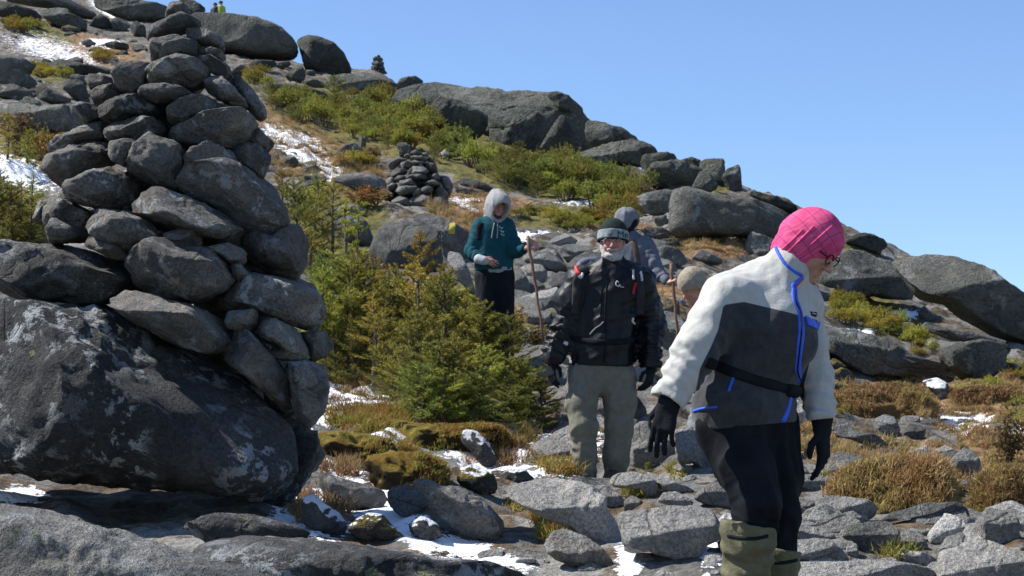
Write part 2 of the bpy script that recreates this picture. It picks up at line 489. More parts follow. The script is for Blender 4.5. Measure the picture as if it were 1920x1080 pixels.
b = NB("ground_soil")
v = b.coords(False)
vc = b.n("ShaderNodeVertexColor", layer_name="cover")
sep = b.n("ShaderNodeSeparateColor"); b.l(vc.outputs[0], sep.inputs[0])
n1 = b.noise(v, 0.9, 5, 0.6); n2 = b.noise(v, 5.5, 6, 0.7); n3 = b.noise(v, 26, 4, 0.7); n4 = b.noise(v, 2.6, 6, 0.65)
rockc = b.mix(b.ramp(n1, 0.35, 0.65), (0.085, 0.083, 0.078), (0.22, 0.215, 0.20))
soil = b.mix(b.ramp(n2, 0.35, 0.65), (0.05, 0.036, 0.024), (0.14, 0.10, 0.06))
c = b.mix(b.ramp(n4, 0.46, 0.56), rockc, soil)
brown = b.mix(b.ramp(n2, 0.35, 0.65), (0.14, 0.085, 0.045), (0.27, 0.17, 0.09))
c = b.mix(b.ramp(b.math('ADD', sep.outputs[1], b.math('MULTIPLY_ADD', n2, 1.2, -0.6)), 0.30, 0.5), c, brown)
green = b.mix(b.ramp(n2, 0.35, 0.65), (0.07, 0.065, 0.022), (0.16, 0.14, 0.035))
c = b.mix(b.ramp(b.math('ADD', sep.outputs[2], b.math('MULTIPLY_ADD', n4, 1.2, -0.6)), 0.25, 0.5), c, green)
c = b.mix(0.6, c, b.mix(b.ramp(n3, 0.35, 0.65), (0.45, 0.45, 0.45), (1.3, 1.3, 1.3)), 'MULTIPLY')
sn = b.math('ADD', sep.outputs[0], b.math('ADD', b.math('MULTIPLY_ADD', n2, 2.6, -1.24), b.math('MULTIPLY_ADD', n3, 1.9, -1.0)))
smask = b.math('MULTIPLY', b.ramp(sn, 0.42, 0.56), b.ramp(sep.outputs[0], 0.02, 0.14))
c = b.mix(smask, c, (0.86, 0.87, 0.90))
nrm = b.bump(b.math('ADD', b.math('MULTIPLY', n3, 0.5), n2), 0.9, 0.05)
b.fin(c, 0.92, nrm, 0.2)
ground = mesh_obj("ground", TV, TF, MATS["ground_soil"], origin=(0, 0, 0))
ca = ground.data.color_attributes.new("cover", 'FLOAT_COLOR', 'POINT')
ca.data.foreach_set("color", M.reshape(-1))
structure(ground)

# ---------------------------------------------------------------- rocks
_ICO = {}
def ico(sub):
    if sub not in _ICO:
        bm = bmesh.new(); bmesh.ops.create_icosphere(bm, subdivisions=sub, radius=1.0)
        V = np.array([v.co[:] for v in bm.verts]); Fc = np.array([[v.index for v in f.verts] for f in bm.faces]); bm.free()
        V /= np.linalg.norm(V, axis=1)[:, None]
        _ICO[sub] = (V, Fc)
    return _ICO[sub]

def radial(pts, n=256, smooth=2.0):
    """outline -> radius for each angle about its centroid"""
    x, z = pts[:, 0], pts[:, 1]
    x2, z2 = np.roll(x, -1), np.roll(z, -1)
    cr = x * z2 - x2 * z
    A = cr.sum() / 2
    c = np.array([((x + x2) * cr).sum(), ((z + z2) * cr).sum()]) / (6 * A + 1e-9)
    th = np.linspace(-math.pi, math.pi, n, endpoint=False)
    R = np.zeros(n)
    a = pts - c; e = np.roll(a, -1, 0) - a
    for i in range(n):
        dx, dz = math.cos(th[i]), math.sin(th[i])
        den = dx * e[:, 1] - dz * e[:, 0]
        den = np.where(np.abs(den) < 1e-9, 1e-9, den)
        t = (a[:, 0] * e[:, 1] - a[:, 1] * e[:, 0]) / den
        s = (a[:, 0] * dz - a[:, 1] * dx) / den
        ok = (s >= -1e-6) & (s <= 1 + 1e-6) & (t > 0)
        R[i] = t[ok].max() if ok.any() else 0
    bad = R <= 0
    if bad.any(): R[bad] = np.median(R[~bad])
    if smooth:
        k = np.exp(-0.5 * (np.arange(-6, 7) / smooth) ** 2); k /= k.sum()
        R = np.convolve(np.concatenate([R[-6:], R, R[:6]]), k, mode='valid')
    return c, th, R, abs(A)

def rock_verts(th, R, T, sub, seed, blocky=2.6, facets=6, noise=0.05, tilt=None):
    rs = np.random.RandomState(seed)
    N, Fc = ico(sub)
    ang = np.arctan2(N[:, 2], N[:, 0])
    r = np.interp(ang, np.append(th, math.pi), np.append(R, R[0]))
    s = np.sqrt(N[:, 0] ** 2 + N[:, 2] ** 2) + 1e-9; c = np.abs(N[:, 1])
    sc = (s ** blocky + c ** blocky) ** (-1 / blocky)
    Rm = R.mean()
    p = np.stack([sc * N[:, 0] * r, sc * N[:, 1] * T, sc * N[:, 2] * r], 1)
    q = p / np.array([Rm, T, Rm])
    planes = []
    for k in range(facets):
        n = rs.normal(size=3); n[1] = -abs(n[1]) * 1.2 if k % 3 else abs(n[1])
        n /= np.linalg.norm(n); planes.append((n, rs.uniform(0.66, 0.90)))
    if tilt is not None:   # a broad top slanting to the front above a steep front
        planes = planes[:max(2, facets - 3)]
        planes.append((np.array([rs.uniform(-.25, .1), -0.66, 0.74]), min(.85, 0.48 * tilt)))
        planes.append((np.array([rs.uniform(-.2, .3), -0.95, -0.25 - 0.5 * max(0, tilt - 1)]), min(.8, 0.62 * tilt)))
    for n, h in planes:
        n = n / np.linalg.norm(n)
        sup = (q @ n).max()
        ex = np.maximum(0, q @ n - h * sup)
        q = q - (ex * 0.95)[:, None] * n
    # bedding: shallow ledges along one tilted direction
    if sub >= 4:
        bn = rs.normal(size=3) * np.array([.5, .5, 1]); bn /= np.linalg.norm(bn)
        tt = (q @ bn) * rs.uniform(2.0, 4.0) + 0.35 * fbm(q * 1.5 + seed, 2); fr = tt - np.floor(tt)
        q = q * (1 + rs.uniform(.012, .035) * (np.minimum(fr * 1.0, (1 - fr) * 7) - .4))[:, None]
    p = q * np.array([Rm, T, Rm])
    size = (Rm + T) / 2
    dirn = p / (np.linalg.norm(p, axis=1)[:, None] + 1e-9)
    o = rs.uniform(0, 50, 3)
    dsp = noise * size * (1.0 * fbm(p / size * 1.7 + o, 4, 0.5) + 0.45 * ridged(p / size * 2.6 + o + 7, 3))
    if sub >= 4: dsp = dsp + noise * (0.34 if sub > 4 else .2) * size * (fbm(p / size * 8 + o, 3, 0.6) - 0.5 * np.maximum(0, ridged(p / size * 4.5 + o * 2, 2) - .75) * 2)
    p = p + dirn * dsp[:, None]
    # bring the silhouette back onto its outline
    a2 = np.arctan2(p[:, 2], p[:, 0]); r2 = np.hypot(p[:, 0], p[:, 2])
    nb = 72 if sub >= 5 else 40 if sub == 4 else 20
    bi = np.clip(((a2 + math.pi) / (2 * math.pi) * nb).astype(int), 0, nb - 1)
    mx = np.zeros(nb); np.maximum.at(mx, bi, r2)
    ba = (np.arange(nb) + 0.5) / nb * 2 * math.pi - math.pi
    tg = np.interp(ba, np.append(th, math.pi), np.append(R, R[0]))
    rat = np.where(mx > 0, tg / np.maximum(mx, 1e-6), 1.0)
    rat = np.clip(rat, 0.5, 2.5)
    rat = (np.roll(rat, 1) + 2 * rat + np.roll(rat, -1)) / 4
    sc2 = np.interp(a2, np.concatenate([ba - 2 * math.pi, ba, ba + 2 * math.pi]), np.tile(rat, 3))
    p[:, 0] *= sc2; p[:, 2] *= sc2
    return p, Fc

ROCKS = []
_seed = [100]
def outline_rock(name, label, cat, pts, mat="rock_near", d=None, T=None, blocky=2.6, facets=6, noise=0.05, tilt=None, group=None, back=0.0, smooth=2.0, fix=True, depth_at=None):
    pts = np.asarray(pts, float)
    if name == "turf_mound":     # a mound goes on down into the ground
        ym = pts[:, 1].mean(); h_ = np.ptp(pts[:, 1]); lowp = pts[:, 1] > ym
        d = ground_depth(pts[:, 0].mean(), pts[:, 1].max() - .05 * h_); fix = True
        pts = pts.copy(); pts[:, 1] = pts[:, 1].max() - (pts[:, 1].max() - pts[:, 1]) * .88; pts[lowp, 1] += 0.75 * h_
    x0, y0 = pts.min(0); x1, y1 = pts.max(0)
    ppx = (x0 + x1) / 2
    if d is None or (not fix):
        dg = d
        d = ground_depth(ppx if depth_at is None else depth_at[0], (y1 - 0.10 * (y1 - y0)) if depth_at is None else depth_at[1])
        if dg is not None and d == 60.0: d = dg
    A = 0.5 * abs(np.dot(pts[:, 0], np.roll(pts[:, 1], -1)) - np.dot(pts[:, 1], np.roll(pts[:, 0], -1)))
    rp = math.sqrt(A / math.pi)
    T_ = (T if T is not None else 0.8) * rp * d / F
    dc = d + 0.45 * T_ + back
    m = dc / F
    loc = np.stack([(pts[:, 0] - 960) * m, (HY - pts[:, 1]) * m], 1)
    c, th, R, _ = radial(loc, smooth=smooth)
    sub = 6 if rp > 170 else 5 if rp > 38 else 4 if rp > 9 else 3
    _seed[0] += 1
    V, Fc = rock_verts(th, R, T_, sub, _seed[0], blocky, facets, noise, tilt)
    V = V + np.array([c[0], dc, c[1]])
    o = mesh_obj(name, V, Fc, MATS[mat], origin=(c[0], dc, c[1] + V[:, 2].min() * 0 - 0.0))
    tag(o, label, cat, group)
    ROCKS.append((o, V, Fc, pts))
    return o

def tp(ox, oy, k, s):
    """'x,y x,y ...' read off an enlarged crop -> photo pixels"""
    return np.array([[ox + float(a.split(',')[0]) / k, oy + float(a.split(',')[1]) / k] for a in s.split()])
# ---------------------------------------------------------------- big cairn and the boulder that carries it
CX, CD = 330.0, 10.1      # axis of the cairn
BO = outline_rock("boulder", "huge dark lichen-spotted boulder carrying the tall cairn", "boulder",
    [(-110, 600), (-40, 562), (0, 557), (60, 562), (120, 572), (200, 577), (260, 600), (320, 640), (380, 665), (440, 705), (500, 750), (548, 790), (572, 830), (572, 880), (545, 925), (490, 945), (380, 932), (250, 918), (100, 905), (0, 890), (-110, 900)],
    "rock_black", d=9.3, T=0.95, blocky=2.5, facets=6, noise=0.05)
outline_rock("boulder", "dark broken slab wedged under the right end of the cairn boulder", "boulder",
    tp(0, 500, 1.861, "960,600 1060,545 1120,575 1118,650 1072,745 1015,830 950,868 830,860 800,760"), "rock_black", d=9.9, T=1.1, noise=0.07)
C1 = [  # big-cairn stones: label tail | outline read at twice the photo's size
 ("small pointed stone crowning the very top of the tall cairn", "618,68 640,15 668,2 695,12 712,45 690,62 640,70"),
 ("pale wedge-shaped slab just under the top stone of the tall cairn", "550,110 565,90 640,65 700,55 740,70 757,100 700,112 620,140 560,158 548,135"),
 ("pale pitted stone at the right shoulder below the cairn's top slab", "688,125 700,108 760,105 820,130 845,170 830,190 780,185 735,165"),
 ("light flat stone under the top slab on the left of the cairn's neck", "550,180 575,155 640,140 690,130 705,150 660,190 610,212 575,225 555,215"),
 ("blocky grey stone with a square front below the cairn's top slab", "580,240 590,205 630,172 690,143 738,150 752,215 700,225 640,232"),
 ("small grey stone tucked beneath the pale pitted stone at the cairn's right shoulder", "740,180 790,175 838,195 838,225 770,215 748,218"),
 ("rough knobbly stone with a lit top at upper left of the tall cairn", "430,280 450,250 520,225 575,225 570,280 545,330 500,357 450,337 428,300"),
 ("dark craggy block in the middle of the cairn's upper third", "555,325 570,270 610,222 680,215 740,225 782,260 772,305 720,328 640,330"),
 ("smooth dark rounded cobble sticking out at upper right of the cairn", "752,215 790,205 850,240 866,275 845,294 790,272 755,252"),
 ("long tilted slab leaning down the cairn's upper right side", "758,305 785,276 830,283 880,330 947,415 900,408 850,392 790,355"),
 ("small black square stone at far left behind the cairn's upper stones", "323,300 340,280 420,290 430,322 390,335 340,342"),
 ("rounded light brown cobble at left under the black square stone", "340,360 370,328 420,320 472,345 460,368 405,378 385,397 350,392"),
 ("thin dark slab bridging the middle under the craggy block", "518,352 560,326 640,320 732,345 742,372 690,388 600,395 540,374"),
 ("small lumpy stone jutting from the cairn's left edge high up", "262,400 290,385 350,393 378,420 375,447 320,470 280,442"),
 ("wide rounded grey stone at left centre with a bright top edge", "376,415 400,378 470,358 540,363 602,400 602,437 530,447 450,462 390,452"),
 ("layered flat slab right of centre under the leaning long slab", "626,422 640,393 720,368 790,363 834,405 822,432 740,447 690,472 640,472"),
 ("thin tilted plate with a sharp upper edge above the diamond stone", "390,492 430,458 520,438 570,433 612,460 632,492 590,513 530,533 450,523 393,518"),
 ("flat slanting slab at the cairn's left edge with a pale face", "180,557 200,533 290,488 380,450 400,480 400,525 310,540 240,575 188,607"),
 ("big pale grey slab at the left edge below the slanting slab", "176,642 200,598 270,557 340,528 412,533 425,585 352,645 300,684 245,707 200,672"),
 ("broad dark slab spanning the right half above the egg-shaped boulder", "633,507 660,478 760,438 860,418 945,430 955,465 930,505 880,555 800,560 700,545 648,535"),
 ("deep-set dark stone in the hollow left of the diamond stone", "400,530 530,528 525,575 470,625 430,610 405,570"),
 ("diamond-shaped angular stone standing at the centre of the cairn", "468,632 520,558 570,508 650,538 690,560 687,642 667,718 600,693 520,668"),
 ("dark flat stone to the right of the diamond stone", "688,592 720,558 790,543 872,568 890,622 850,637 760,645 698,655"),
 ("craggy dark stone at left below the pale slab", "243,717 300,678 370,648 420,630 478,650 505,692 505,775 430,790 350,775 268,752"),
 ("huge egg-shaped boulder in the cairn's right half, largest of its middle", "672,702 700,658 780,638 880,630 960,648 1012,690 1062,780 1084,852 1000,886 920,876 878,826 798,776 698,746"),
 ("long dark boulder sloping right, below the diamond stone", "502,792 540,728 580,706 650,718 740,758 850,798 902,850 908,902 850,918 750,894 650,865 560,845"),
 ("light angular stone on the left flank above the wide left boulder", "148,832 160,778 200,753 270,758 352,800 342,852 320,878 250,864 190,854"),
 ("oval light grey stone left of centre in the lower half", "338,862 360,808 400,780 480,788 562,828 602,890 602,928 520,940 430,935 378,904"),
 ("narrow stone at the far left edge behind the light angular stone", "128,852 140,778 190,738 247,738 245,765 172,780 157,832"),
 ("peaked dark stone at left sitting on the wide left boulder", "163,902 170,848 210,818 272,843 334,885 302,904 230,910 180,914"),
 ("small pale brick-like stone wedged between the big lower boulders", "603,912 610,873 680,863 737,860 748,892 742,920 660,920"),
 ("low flat stone squeezed above the wide left boulder", "298,905 370,888 430,903 478,935 480,975 420,968 330,928"),
 ("widest stone, a massive grey slab at the bottom left of the cairn", "-60,975 0,943 60,918 200,903 330,928 430,963 492,998 508,1060 475,1105 440,1145 300,1165 100,1125 -60,1070"),
 ("large round boulder with a white lichen patch at the cairn's lower centre", "494,1002 530,948 600,913 700,910 802,938 864,980 884,1042 852,1094 740,1134 620,1126 508,1064"),
 ("small dark filler stone right of the pale brick-like stone", "758,927 860,913 918,938 920,984 870,990 810,950"),
 ("square dark block with pale lichen at the cairn's right edge", "908,902 960,868 1050,878 1112,838 1148,900 1144,974 1102,1036 1040,1040 958,995 912,962"),
 ("tiny stone in the gap right of the round lichen-patched boulder", "868,992 900,983 934,1030 902,1066 878,1044"),
 ("tall dark stone on the right flank beneath the broad slab", "868,562 920,538 992,558 1014,590 990,664 920,646 878,624"),
 ("small rounded stone at the right edge above the tall flank stone", "918,492 970,478 1008,520 1004,556 938,544"),
 ("jagged dark stone at the cairn's upper right edge", "848,292 900,288 952,340 984,390 1008,430 982,454 938,424 898,374"),
]
C2 = [
 ("long dark block with white lichen streaks on the lower right", "755,125 800,78 870,26 960,38 1060,68 1114,98 1124,150 1092,214 1020,206 900,165 800,155"),
 ("smooth bluish boulder lying on the base boulder's crest", "396,155 450,90 560,92 650,128 742,168 804,220 814,282 740,306 620,276 510,214"),
 ("small pale rectangular stone shimming the lower right courses", "786,192 795,158 895,150 892,202 850,225 798,218"),
 ("flat leaning stone below the long lichen-streaked block", "866,222 900,166 970,176 1032,218 1074,290 1064,330 958,276 886,244"),
 ("thin sliver of stone under the flat leaning stone", "932,292 1000,276 1052,308 1054,334 958,322"),
 ("dark round knob protruding at the cairn's lower right edge", "1042,242 1130,222 1158,270 1134,314 1078,340 1066,284"),
 ("tall slanting slab propped against the base boulder's right shoulder", "766,294 810,226 880,232 952,310 1004,380 1026,484 990,496 928,446 826,356"),
 ("lowest right stone, a tall dark block beside the base boulder", "976,342 1060,332 1132,348 1148,440 1134,504 1082,566 1048,556 1018,504 1006,400"),
]
CG = "stones stacked in the tall cairn"
cairn = [(l, tp(0, 0, 2.0, s)) for l, s in C1] + [(l, tp(0, 500, 1.861, s)) for l, s in C2]
for l, pts in cairn:
    cx, cy = pts.mean(0); pts = (pts - pts.mean(0)) * 1.07 + pts.mean(0)
    A = 0.5 * abs(np.dot(pts[:, 0], np.roll(pts[:, 1], -1)) - np.dot(pts[:, 1], np.roll(pts[:, 0], -1)))
    rp = math.sqrt(A / math.pi)
    half = np.interp(cy, [10, 120, 300, 450, 600, 800], [40, 120, 190, 240, 290, 330])
    axis = np.interp(cy, [10, 120, 300, 450, 800], [335, 335, 320, 310, 330])
    t = np.clip((cx - axis) / half, -1, 1)
    dep = CD - math.sqrt(1 - t * t * 0.92) * half / F * CD * 0.95
    Tm = max(0.9, min(1.8, 0.75 * half / rp * 0.8))
    outline_rock("cairn_stone", l, "stone", pts, "rock_cairn", d=dep, T=Tm, blocky=2.7, facets=15, noise=0.06, group=CG, smooth=1.4)
# the far side of the cone, out of the camera's sight but casting its shade
rs = np.random.RandomState(5)
for k in range(40):
    cy = rs.uniform(130, 820); half = np.interp(cy, [10, 120, 300, 450, 600, 800], [40, 120, 190, 240, 290, 330]) * 0.72
    t = rs.uniform(-1, 1); r = rs.uniform(60, 95)
    cxx = 322 + t * half * 0.85
    a = np.sort(rs.uniform(0, 6.28, 9)); a = np.linspace(0, 6.28, 9)[:-1] + rs.uniform(-.2, .2, 8)
    pts = np.stack([cxx + np.cos(a) * r * rs.uniform(.8, 1.1, 8), cy + np.sin(a) * r * 0.62 * rs.uniform(.8, 1.1, 8)], 1)
    if pts[:, 1].min() < 110: continue
    outline_rock("cairn_stone", "dark filler stone in the packed core behind the tall cairn's face", "stone", pts, "rock_cairn",
                 d=CD + (math.sqrt(max(0, 1 - t * t)) * rs.uniform(-.1, .6)) * half / F * CD, T=1.1, group="filler stones inside the tall cairn")

for x_, y_, r_ in ((520, 700, 72), (556, 745, 62), (535, 800, 66), (565, 850, 60), (500, 650, 75), (552, 655, 55), (560, 560, 55), (470, 620, 80)):
    a = np.linspace(0, 6.28, 9)[:-1] + rs.uniform(-.2, .2, 8)
    outline_rock("cairn_stone", "dark filler stone in the packed core behind the tall cairn's face", "stone", np.stack([x_ - 12 + np.cos(a) * r_ * rs.uniform(.8, 1, 8), y_ + np.sin(a) * r_ * .8 * rs.uniform(.8, 1, 8)], 1), "rock_cairn", d=CD + .15, T=1.0, group="filler stones inside the tall cairn")

# ---------------------------------------------------------------- middle cairn
C3 = """1205,195 1240,175 1285,190 1280,215 1210,215|1285,200 1330,195 1350,220 1300,225|1155,215 1185,200 1205,220 1190,240 1160,235|1200,237 1230,222 1330,230 1345,245 1310,260 1225,260|1210,262 1300,258 1335,280 1230,292|1262,292 1290,276 1307,300 1280,312|1193,345 1230,308 1300,303 1352,345 1310,367 1220,367|1193,377 1250,363 1332,368 1322,402 1240,408|1108,302 1140,273 1190,263 1222,280 1205,312 1130,324|1053,352 1090,328 1160,318 1175,345 1130,372 1060,384|1078,402 1110,373 1160,378 1180,400 1120,428|1113,437 1140,408 1220,400 1254,430 1234,458 1140,464|1013,412 1050,388 1088,393 1085,442 1030,444|1023,462 1060,433 1103,443 1094,482 1040,494|1083,482 1120,463 1240,458 1268,490 1234,524 1130,530|943,532 980,483 1040,478 1094,515 1085,565 1000,575|1058,577 1120,543 1184,558 1226,605 1204,634 1080,604|1236,562 1290,528 1354,548 1386,600 1304,645 1228,625|1286,482 1340,453 1384,470 1364,514 1288,524|1276,442 1360,413 1444,423 1446,454 1340,470|1356,382 1410,348 1444,390 1436,424 1370,420|1306,312 1340,278 1402,288 1414,340 1370,354|1338,232 1380,238 1400,275 1345,280|1438,380 1500,388 1534,450 1504,524 1458,474|1398,472 1450,458 1504,530 1474,565 1398,545|1366,562 1430,538 1494,580 1514,692 1440,668 1376,625|1028,292 1080,248 1160,233 1174,260 1110,284 1060,324|1222,482 1290,478 1284,545 1228,545|1180,560 1240,540 1250,600 1210,625|1290,640 1380,610 1450,670 1420,690 1330,680""".split('|')
C3L = ["rounded stone on the very top of the middle cairn", "small stone beside the topmost stone of the middle cairn", "little stone on the left of the middle cairn's peak", "thin flat capstone plate near the middle cairn's peak",
 "dark stone in the shaded gap under the middle cairn's capstone plate", "tiny pale stone in the niche of the middle cairn's front", "broad loaf-shaped stone on the front of the middle cairn under the pale tiny stone", "dark flat stone beneath the loaf-shaped stone of the middle cairn",
 "dark stone on the upper left of the middle cairn below its peak", "flat grey stone on the left flank of the middle cairn", "rounded stone at the middle cairn's left, above its oval stone", "oval grey stone at mid height on the front of the middle cairn", "squarish stone on the left edge of the middle cairn at mid height",
 "warm brown cobble on the left edge of the middle cairn", "wide shield-shaped stone low on the middle cairn's front", "knobbly light stone at the bottom left corner of the middle cairn", "light slab at the foot of the middle cairn, left of centre", "dark block at the foot of the middle cairn, centre", "small stepped stone low right of the middle cairn's centre",
 "long dark slab running across the middle cairn's right half", "squarish grey stone high on the right flank of the middle cairn", "grey stone at right of the middle cairn's loaf-shaped stone", "small dark stone right of the middle cairn's capstone", "tall leaning stone on the far right edge of the middle cairn", "dark stone low on the right flank of the middle cairn",
 "large dark stone at the bottom right corner of the middle cairn", "pale sloping slab behind the left of the middle cairn's peak", "dark filler stone in the middle cairn's lower front, beside the shield-shaped stone", "small wedge stone between the light slab and dark block at the middle cairn's foot", "low dark stone under the right foot of the middle cairn"]
for l, s in zip(C3L, C3):
    pts = tp(480, 240, 4.155, s); pts = (pts - pts.mean(0)) * 1.12 + pts.mean(0)
    cx, cy = pts.mean(0); A = 0.5 * abs(np.dot(pts[:, 0], np.roll(pts[:, 1], -1)) - np.dot(pts[:, 1], np.roll(pts[:, 0], -1))); rp = math.sqrt(A / math.pi)
    half = np.interp(cy, [280, 330, 400], [14, 45, 70]); t = np.clip((cx - 782) / half, -1, 1)
    outline_rock("cairn_stone", l, "stone", pts, "rock_near", d=34.0 - math.sqrt(1 - t * t * .9) * half / F * 36 * .9, T=max(1.0, min(2.5, 0.9 * half / rp)), facets=7, group="stones stacked in the middle cairn", smooth=1.2)
for x_, y_, r_ in ((790, 320, 22), (785, 350, 34), (770, 375, 36), (810, 375, 38), (800, 345, 30)):
    a = np.linspace(0, 6.28, 9)[:-1] + rs.uniform(-.2, .2, 8)
    outline_rock("cairn_stone", "dark filler stone in the packed core of the middle cairn", "stone", np.stack([x_ + np.cos(a) * r_ * rs.uniform(.8, 1, 8), y_ + np.sin(a) * r_ * .8 * rs.uniform(.8, 1, 8)], 1), "rock_mid", d=33.9, T=1.0, group="filler stones inside the middle cairn")
# far cairn on the skyline: one thing, its stones a few pixels each
fc = empty("cairn", P(706, 140, 104) )
tag(fc, "distant small dark cairn silhouetted on the skyline", "cairn")
for s in ["1545,425 1560,408 1575,425 1572,440 1548,440", "1515,440 1540,418 1560,430 1585,432 1598,455 1560,468 1520,462", "1508,470 1550,455 1600,465 1602,490 1550,500 1510,495", "1500,500 1530,488 1560,495 1560,525 1505,530", "1555,495 1600,492 1610,525 1560,530", "1490,540 1520,522 1570,528 1572,552 1500,555", "1560,528 1605,522 1630,552 1570,560"]:
    o = outline_rock("stone", "", "", tp(320, 0, 4, s), "rock_far", d=104, T=1.3)
    del o['label']; del o['category']
    M0 = np.array(o['_org']) - np.array(fc['_org'])
    o.parent = fc; o.location = M0
# ---------------------------------------------------------------- loose rocks, boulders and outcrops
def many(tr, mat, rows, **kw):
    for r in rows:
        lab, s = r[0], r[1]
        k = dict(fix=False, noise=.07, facets=8); k.update(kw); m = mat
        if len(r) > 2: k.update(r[2])
        if 'mat' in k: m = k.pop('mat')
        if k.get('nm') in ('boulder', 'outcrop') and m in ('rock_far', 'rock_mid'): k.setdefault('blocky', 3.8)
        nm = k.pop('nm', "rock")
        outline_rock(nm, lab, {"rock": "rock", "boulder": "boulder", "outcrop": "rock outcrop", "turf_mound": "turf mound", "slab": "rock slab"}[nm], tp(*tr, s), m, **k)
ID = (0, 0, 1)
many(ID, "rock_near", fix=True, rows=[
 ("long pale whaleback rock lit along its top in the lower left corner", "-120,935 0,936 60,946 130,966 230,992 330,1022 420,1047 500,1067 570,1090 640,1180 300,1260 -120,1260", dict(d=5.6, T=0.8, nm="boulder", noise=0.05)),
 ("dark flat slab with thin snow lines along the bottom edge of the picture", "360,1012 470,1000 560,1006 700,1026 800,1036 900,1050 1010,1078 1060,1130 700,1230 350,1180", dict(d=6.9, T=0.9, nm="slab", mat="rock_black", noise=0.04)),
 ("dark shaded stone lying behind the whaleback rock under the big boulder", "330,985 400,960 480,965 560,985 600,1010 520,1030 400,1030", dict(mat="rock_black", d=8.2)),
])
TA = (560, 740, 3.177)
many(TA, "rock_near", [
 ("dark ridge-backed rock below the snow patch right of the big boulder", "110,460 180,470 300,510 420,535 510,570 535,640 490,690 400,670 300,700 180,660 120,560", dict(mat="rock_cairn", d=10.3)),
 ("small squarish grey rock between the ridge-backed rock and the seal-shaped one", "525,580 560,545 640,530 720,560 772,600 777,660 720,722 640,752 570,692 530,640", dict(d=9.8, tilt=1)),
 ("long seal-shaped dark boulder sloping down to the right amid snow", "650,500 720,470 800,520 860,540 960,540 1040,580 1120,640 1190,710 1232,780 1212,852 1120,905 1000,885 930,835 860,745 780,685 755,600 700,560", dict(mat="rock_cairn", nm="boulder", d=9.6)),
 ("brown block of mossy rock with a cut vertical face beside the snow", "950,440 1040,410 1180,480 1182,590 1080,605 980,570 940,510", dict(mat="rock_mossy", d=11.2)),
 ("black rock dusted with snow on its left side below the spruces", "985,200 1060,215 1140,290 1178,370 1165,435 1100,440 1030,340 960,280", dict(mat="rock_snowy", d=12.4)),
 ("snow-crusted lump of rock at the big boulder's right foot", "20,600 90,590 150,640 260,720 300,800 260,850 120,820 20,770", dict(mat="rock_snowy", d=9.3, noise=.09)),
 ("brownish tufted rock poking from the snow above the bottom slab", "290,790 340,740 420,700 500,710 560,780 640,850 680,900 560,900 400,880 310,850", dict(mat="rock_mossy", d=9.0, noise=.09)),
 ("half-snowed rock under the squarish grey rock", "650,760 740,720 830,770 860,850 760,880 670,830", dict(mat="rock_snowy", d=9.3, noise=.09)),
 ("little pale flat stone in snow at the foot of the seal-shaped boulder", "1285,985 1340,970 1420,975 1420,1000 1340,1010 1290,1005", dict(mat="rock_path", d=8.9)),
 ("grey snow-sprinkled rock left of the flat stepping boulder", "1190,480 1260,440 1350,440 1410,510 1330,530 1220,520", dict(mat="rock_snowy", d=12.0)),
])
many(TA, "turf_moss", [
 ("moss-topped peat bank hanging beside the cairn boulder's right end", "90,205 250,185 450,215 570,265 640,320 560,360 470,410 330,390 180,370 100,280", dict(d=11.4, T=.9, noise=.14, facets=3)),
 ("long yellow-brown moss hummock between two snow patches", "440,190 560,108 700,150 950,170 1100,145 1265,205 1180,240 950,270 800,265 700,310 590,270", dict(d=12.3, T=.7, noise=.13, facets=3)),
 ("orange moss hummock drooping over dark peat above the seal-shaped boulder", "390,340 560,305 720,315 855,390 925,445 905,530 830,545 720,480 500,470 400,400", dict(d=10.9, T=.9, noise=.14, facets=3)),
 ("small rust-coloured moss tuft above the squarish grey rock", "410,520 480,470 600,470 690,480 640,530 540,560 450,550", dict(d=10.4, noise=.1, facets=2)),
], nm="turf_mound")
TB = (960, 760, 3.375)
